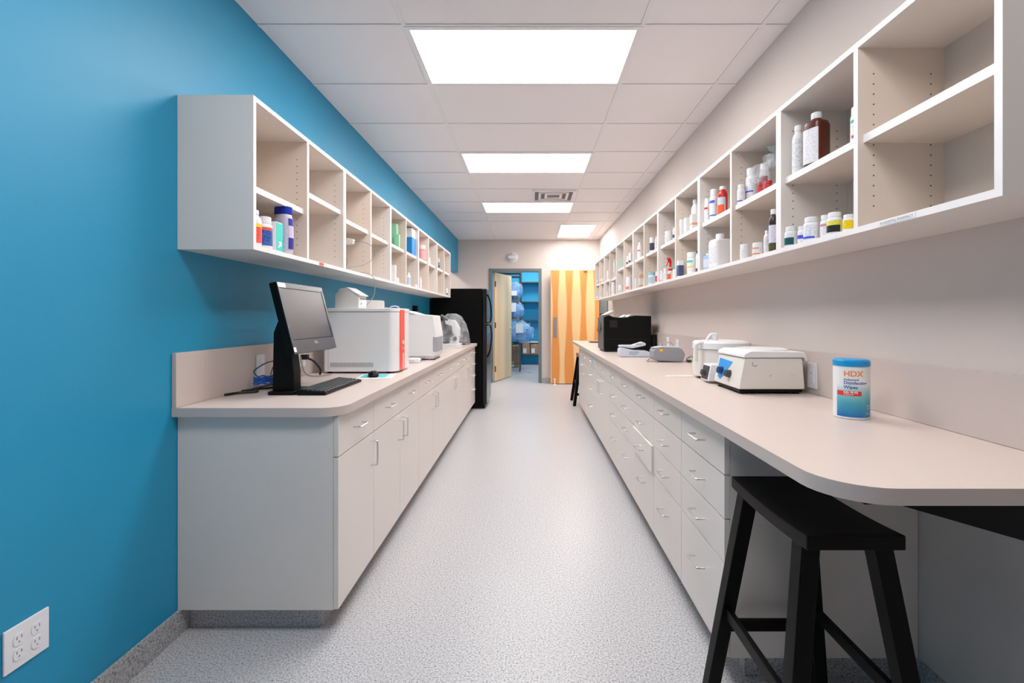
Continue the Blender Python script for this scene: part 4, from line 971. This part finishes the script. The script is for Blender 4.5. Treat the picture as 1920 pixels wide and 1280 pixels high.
# grey label printer
t = thing('label_printer', 'grey desktop label printer with a yellow square on its side', 'printer', (1.08, 3.74, ZT))
MB().prism([(-.10, .012), (.11, .0), (.125, .03), (.125, .075), (.105, .105), (.03, .112), (-.10, .108), (-.118, .09), (-.118, .03)], 'y', -.07, .07, .008).build('housing', M_dev, t, True)
MB().prism([(-.115, .1085), (-.04, .112), (.09, .109), (.09, .118), (-.05, .121)], 'y', -.062, .062, .004).build('lid', mat('pale_grey', (205, 207, 214), .4), t, True)
MB().box(-.07, -.047, -.0712, -.0695, .082, .102).build('yellow_square', C((255, 190, 20)), t, True)
MB().cyl((.126, -.03, .055), (.134, -.03, .055), .013).build('side_knob', M_dgrey, t, True)
MB().tube([(-.118, .0, .03), (-.15, -.02, .012), (-.16, -.04, .0055), (-.13, -.06, .0055), (-.09, -.09, .0055)], .004).build('cable', M_cgrey, t, True)
t = thing('cable_tangle', 'tangle of grey and dark green cables right of the grey label printer', 'cable', (1.235, 3.72, ZT))
MB().tube([(-.02, -.04, .006), (.0, -.02, .03), (.03, -.03, .045), (.045, -.03, .02), (.02, -.04, .006), (.01, .02, .02), (.04, .04, .03)], .004).build('cord', M_cgrey, t, True)
MB().box(-.015, .015, -.075, -.045, .0, .02, .004).build('plug', C((20, 60, 44)), t, True)
t = thing('cable_tangle', 'loops of grey cable rising behind the label printer', 'cable', (1.14, 3.98, ZT))
MB().tube([(-.06, .0, .006), (-.05, .0, .10), (-.03, .0, .13), (-.01, .01, .10), (.0, .0, .12), (.03, .0, .14), (.07, .02, .12), (.08, .03, .05), (.06, .03, .006)], .004).build('cord', C((185, 185, 190)), t, True)

# white handheld device in cradle
t = thing('handheld_scanner', 'white handheld device lying in its cradle between black and grey printers', 'device', (.93, 4.19, ZT))
MB().prism([(-.14, .0), (.13, .0), (.14, .03), (.10, .055), (-.02, .06), (-.13, .085), (-.148, .07), (-.148, .02)], 'y', -.05, .05, .01).build('cradle', mat('cool_white', (214, 220, 234), .35), t, True)
MB().prism([(-.148, .088), (-.03, .075), (.09, .10), (.095, .118), (.06, .135), (-.03, .105), (-.145, .105)], 'y', -.035, .035, .01).build('handset', mat('cool_white_handset', (224, 228, 240), .3), t, True)
MB().prism([(-.06, .02), (.0, .018), (.03, .04), (.02, .055), (-.06, .05)], 'y', -.0515, -.048).build('side_inset', C((170, 190, 205)), t, True)
MB().box(-.0, .05, -.0355, .0, .112, .116).build('keypad', M_dgrey, t, True)

# black laser printer
t = thing('laser_printer', 'large black laser printer with raised paper support on the right worktop', 'printer', (.98, 4.95, ZT))
MB().prism([(.745, ZT+.012), (1.225, ZT+.012), (1.225, ZT+.365), (1.06, ZT+.37), (.96, ZT+.345), (.84, ZT+.355), (.79, ZT+.375), (.745, ZT+.355)], 'y', 4.76, 5.16, .008).build('housing', M_black, t)
MB().box(.738, .746, 4.775, 5.15, ZT+.02, ZT+.35, .003).build('front_panel', mat('printer_front_grey', (104, 96, 98), .4), t)
MB().prism([(.755, ZT+.374), (.85, ZT+.42), (.858, ZT+.408), (.80, ZT+.37)], 'y', 4.80, 5.08, .002).build('paper_support', mat('paper_support_beige', (190, 180, 165), .5), t)
MB().prism([(.72, ZT+.20), (.742, ZT+.33), (.745, ZT+.24)], 'y', 4.9, 5.1, .002).build('fold_down_tray', M_dgrey, t)
MB().box(.80, .88, 4.757, 4.762, ZT+.25, ZT+.32, .002).build('side_grip', C((14, 14, 14)), t)
MB().box(.76, 1.21, 4.7585, 4.7605, ZT+.125, ZT+.129).build('tray_seam', C((12, 12, 12)), t)
MB().prism([(.93, ZT+.352), (.975, ZT+.378), (.98, ZT+.378), (.94, ZT+.352)], 'y', 4.80, 4.95).prism([(.98, ZT+.352), (1.02, ZT+.378), (1.028, ZT+.378), (.99, ZT+.352)], 'y', 4.80, 4.95).build('output_sheets', M_paper, t)
MB().box(.76, 1.21, 4.78, 5.14, ZT, ZT+.012).build('feet', C((10, 10, 10)), t)
t = thing('power_adapter', 'dark power box and cords between the black printer and the right wall', 'power adapter', (1.262, 4.86, ZT+.0005))
MB().box(-.022, .022, -.08, .08, .0, .17, .006).build('box', M_black, t, True)
MB().tube([(0, -.08, .05), (-.0, -.16, .03), (-.01, -.24, .007), (-.05, -.34, .007)], .006).build('cord', M_cblack, t, True)
t = thing('wood_block', 'small tan block with a dark edge near the far end of the right worktop', 'block', (.88, 6.55, ZT))
MB().box(-.07, .07, -.06, .06, .012, .03, .003).build('top', C((190, 165, 130)), t, True)
MB().box(-.05, .07, -.055, .055, .0, .012).build('base', M_dgrey, t, True)
tk = thing('tablet_computer', 'grey tablet screen standing at the far end of the right worktop under the cabinets', 'screen', (1.03, 6.62, ZT), PI/2)
MB().prism([(-.02, 0), (.05, 0), (.05, .012), (-.02, .012)], 'y', -.06, .06, .002).tube([(.03, 0, .01), (.03, 0, .12), (.015, 0, .20)], .01, sub=3).build('stand', M_dgrey, tk, True)
Mq = Matrix.Translation((0, 0, .16)) @ Matrix.Rotation(math.radians(-12), 4, 'Y')
MB().box(-.012, .0, -.07, .07, -.0, .26, .004, M=Mq).build('panel', mat('tablet_grey', (96, 84, 84), .3), tk, True)

# ------------------------------------------------------------------ stools
def stool(loc, rot, label, seatm, grp=None, wseat=.235, lseat=.42, hs=.735):
    t = thing('saddle_stool', label, 'stool', loc, rot, grp)
    mb = MB(); bm = bmesh.new(); n = 14
    top = []; bot = []
    for i in range(n+1):
        yy = -lseat/2+lseat*i/n; k = (2*i/n-1)**2; zt = hs-.010+.010*k
        top.append((yy, zt)); bot.append((yy, zt-.036))
    mb.prism(top+bot[::-1], 'x', -wseat/2, wseat/2, .004); bm.free()
    mb.build('seat', seatm, t, True)
    ends = {}
    for sx in (-1, 1):
        for sy in (-1, 1):
            a = Vector((sx*(wseat/2-.03), sy*(lseat/2-.055), hs-.036)); b = Vector((sx*(wseat/2+.065), sy*(lseat/2+.02), 0.0))
            ends[sx, sy] = (a, b); w_ = .023
            bm = MB(); q = bmesh.new()
            A = [q.verts.new(a+Vector((dx*w_, dy*w_, 0))) for dx, dy in ((-1, -1), (1, -1), (1, 1), (-1, 1))]
            Bv = [q.verts.new(b+Vector((dx*w_*.9, dy*w_*.9, 0))) for dx, dy in ((-1, -1), (1, -1), (1, 1), (-1, 1))]
            q.faces.new(A); q.faces.new(Bv[::-1])
            for i in range(4): q.faces.new((A[i], Bv[i], Bv[(i+1) % 4], A[(i+1) % 4]))
            bmesh.ops.recalc_face_normals(q, faces=q.faces[:]); bmesh.ops.bevel(q, geom=q.edges[:], offset=.002, segments=1, affect='EDGES')
            bm._merge(q); bm.build('leg', M_blackw, t, True)
    def P(k, z): a, b = ends[k]; f = (a.z-z)/(a.z-b.z); return a+(b-a)*f
    def bar(k1, k2, z):
        p, q = P(k1, z), P(k2, z); d = (q-p).normalized(); q_ = q-d*.012; p_ = p+d*.012
        mid = (p_+q_)/2; ln = (q_-p_).length
        Mm = Matrix.Translation(mid) @ d.to_track_quat('X', 'Z').to_matrix().to_4x4()
        MB().box(-ln/2, ln/2, -.009, .009, -.017, .017, .002, M=Mm).build('stretcher', M_blackw, t, True)
    bar((-1, -1), (-1, 1), .31); bar((1, -1), (1, 1), .31); bar((-1, 1), (1, 1), .255); bar((-1, -1), (1, -1), .16)
    return t
stool((.77, 1.318, 0), 0, 'black wooden saddle stool tucked under the near corner of the right worktop', M_blackw)
stool((.80, 6.86, 0), 0, 'dark-legged stool with reddish seat under the far end of the right worktop', mat('stool_red_brown', (150, 80, 60), .4), hs=.72)

# ------------------------------------------------------------------ storage room
M_rack = mat('rack_grey_green', (74, 86, 84), .5)
t = thing('storage_shelving', 'grey metal shelving against the blue wall of the storage room, right side of the doorway', 'shelving', (.15, 12.4, 0))
sx0, sx1 = -.26, .62
for xx in (sx0, sx1):
    for y_ in (12.38, 12.66): MB().box(xx-.02, xx+.02, y_-.02, y_+.02, 0, 2.45, .001).build('post', M_rack, t)
for z in (.27, .60, 1.18, 1.66, 2.18):
    MB().box(sx0+.0, sx1, 12.36, 12.68, z-.015, z+.015, .001).build('shelf', M_rack if z != .60 else mat('shelf_white', (220, 222, 222), .5), t)
t = thing('storage_rack', 'dark metal rack in the storage room holding the wrapped blue bundles', 'rack', (-.50, 11.2, 0))
rx0, rx1 = -.86, -.25
for xx in (rx0, rx1):
    MB().box(xx-.02, xx+.02, 10.86, 10.90, 0, .62, .001).build('post', M_rack, t)
    MB().box(xx-.02, xx+.02, 11.40, 11.44, 0, 2.5, .001).build('post', M_rack, t)
for z in (.62,): MB().box(rx0, rx1, 10.86, 11.44, z-.012, z+.012).build('shelf', M_rack, t)
for z in (1.20, 1.66, 2.22, 2.3, 2.38): MB().box(rx0, rx1, 11.02, 11.44, z-.01, z+.01).build('shelf', mat('rack_shelf_tan', (150, 110, 90), .6) if z < 2 else M_rack, t)
for z in (.18, .42): MB().box(rx0, rx1, 10.865, 10.895, z-.015, z+.015).build('brace', M_rack, t)
M_bun = mat('blue_fabric', (105, 165, 225), .8, var=.35, scale=14, bump=.5, bscale=40)
def bundle(x, y, z, r, sc, label, seed, tagpos):
    t = thing('wrapped_bundle', label, 'wrapped bundle', (x, y, z), 0, 'wrapped blue bundles in the storage room')
    mb = MB().sphere((0, 0, r*sc[2]), r, sc, n=16, amp=.25, freq=9, seed=seed)
    for v in mb.bm.verts: v.co.z = max(v.co.z, .003)
    mb.build('fabric', M_bun, t, True)
    k = 1.1; mb = MB().sphere((0, 0, r*sc[2]*k), r*k, sc, n=16, amp=.35, freq=14, seed=seed+1)
    for v in mb.bm.verts: v.co.z = max(v.co.z, .001)
    mb.build('plastic_wrap', M_bag, t, True)
    a, b, c_, d = tagpos; MB().box(a, b, -r*sc[1]*1.22-.003, -r*sc[1]*1.22, c_, d).build('paper_tag', PR((244, 244, 244), (160, 160, 160)), t, True)
bundle(-.40, 11.16, 1.672, .2, (.95, .8, .98), 'topmost blue bundle in plastic on the storage rack, small paper tag', 1, (-.10, .08, .09, .20))
bundle(-.38, 11.16, 1.212, .2, (1.0, .8, .98), 'middle blue bundle in plastic on the storage rack with a square white tag', 5, (-.16, .04, .17, .38))
bundle(-.27, 11.06, .634, .27, (1.12, .66, .90), 'lowest and largest blue bundle in plastic on the storage rack', 9, (-.07, .10, .26, .47))
cb_ = [(-.18, .24, .285, .40), (.26, .40, .285, .34), (-.75, -.46, .0, .30)]
def cbox(x0, x1, y0, y1, z0, h, label):
    t = thing('cardboard_box', label, 'box', ((x0+x1)/2, (y0+y1)/2, z0), 0, 'cardboard boxes in the storage room')
    a, b = (x1-x0)/2, (y1-y0)/2
    MB().box(-a, a, -b, b, 0, h, .003).build('carton_body', M_card, t, True)
    MB().box(-a*.12, a*.12, -b-.001, b+.001, h*.8, h+.001).build('tape', C((205, 170, 130)), t, True)
    MB().box(-a+.02, -a+.11, -b-.002, -b+.001, .03, .15).build('shipping_label', M_paper, t, True)
cbox(-.22, -.02, 12.37, 12.62, .286, .30, 'narrow brown cardboard box on the low storage shelf, left one')
cbox(.0, .26, 12.37, 12.62, .286, .27, 'wide brown cardboard box on the low storage shelf, right one')
cbox(-.80, -.55, 11.6, 11.9, 0, .55, 'brown cardboard box on the floor behind the storage rack, left one')
cbox(-.52, -.30, 11.6, 11.9, 0, .55, 'brown cardboard box on the floor behind the storage rack, right one')
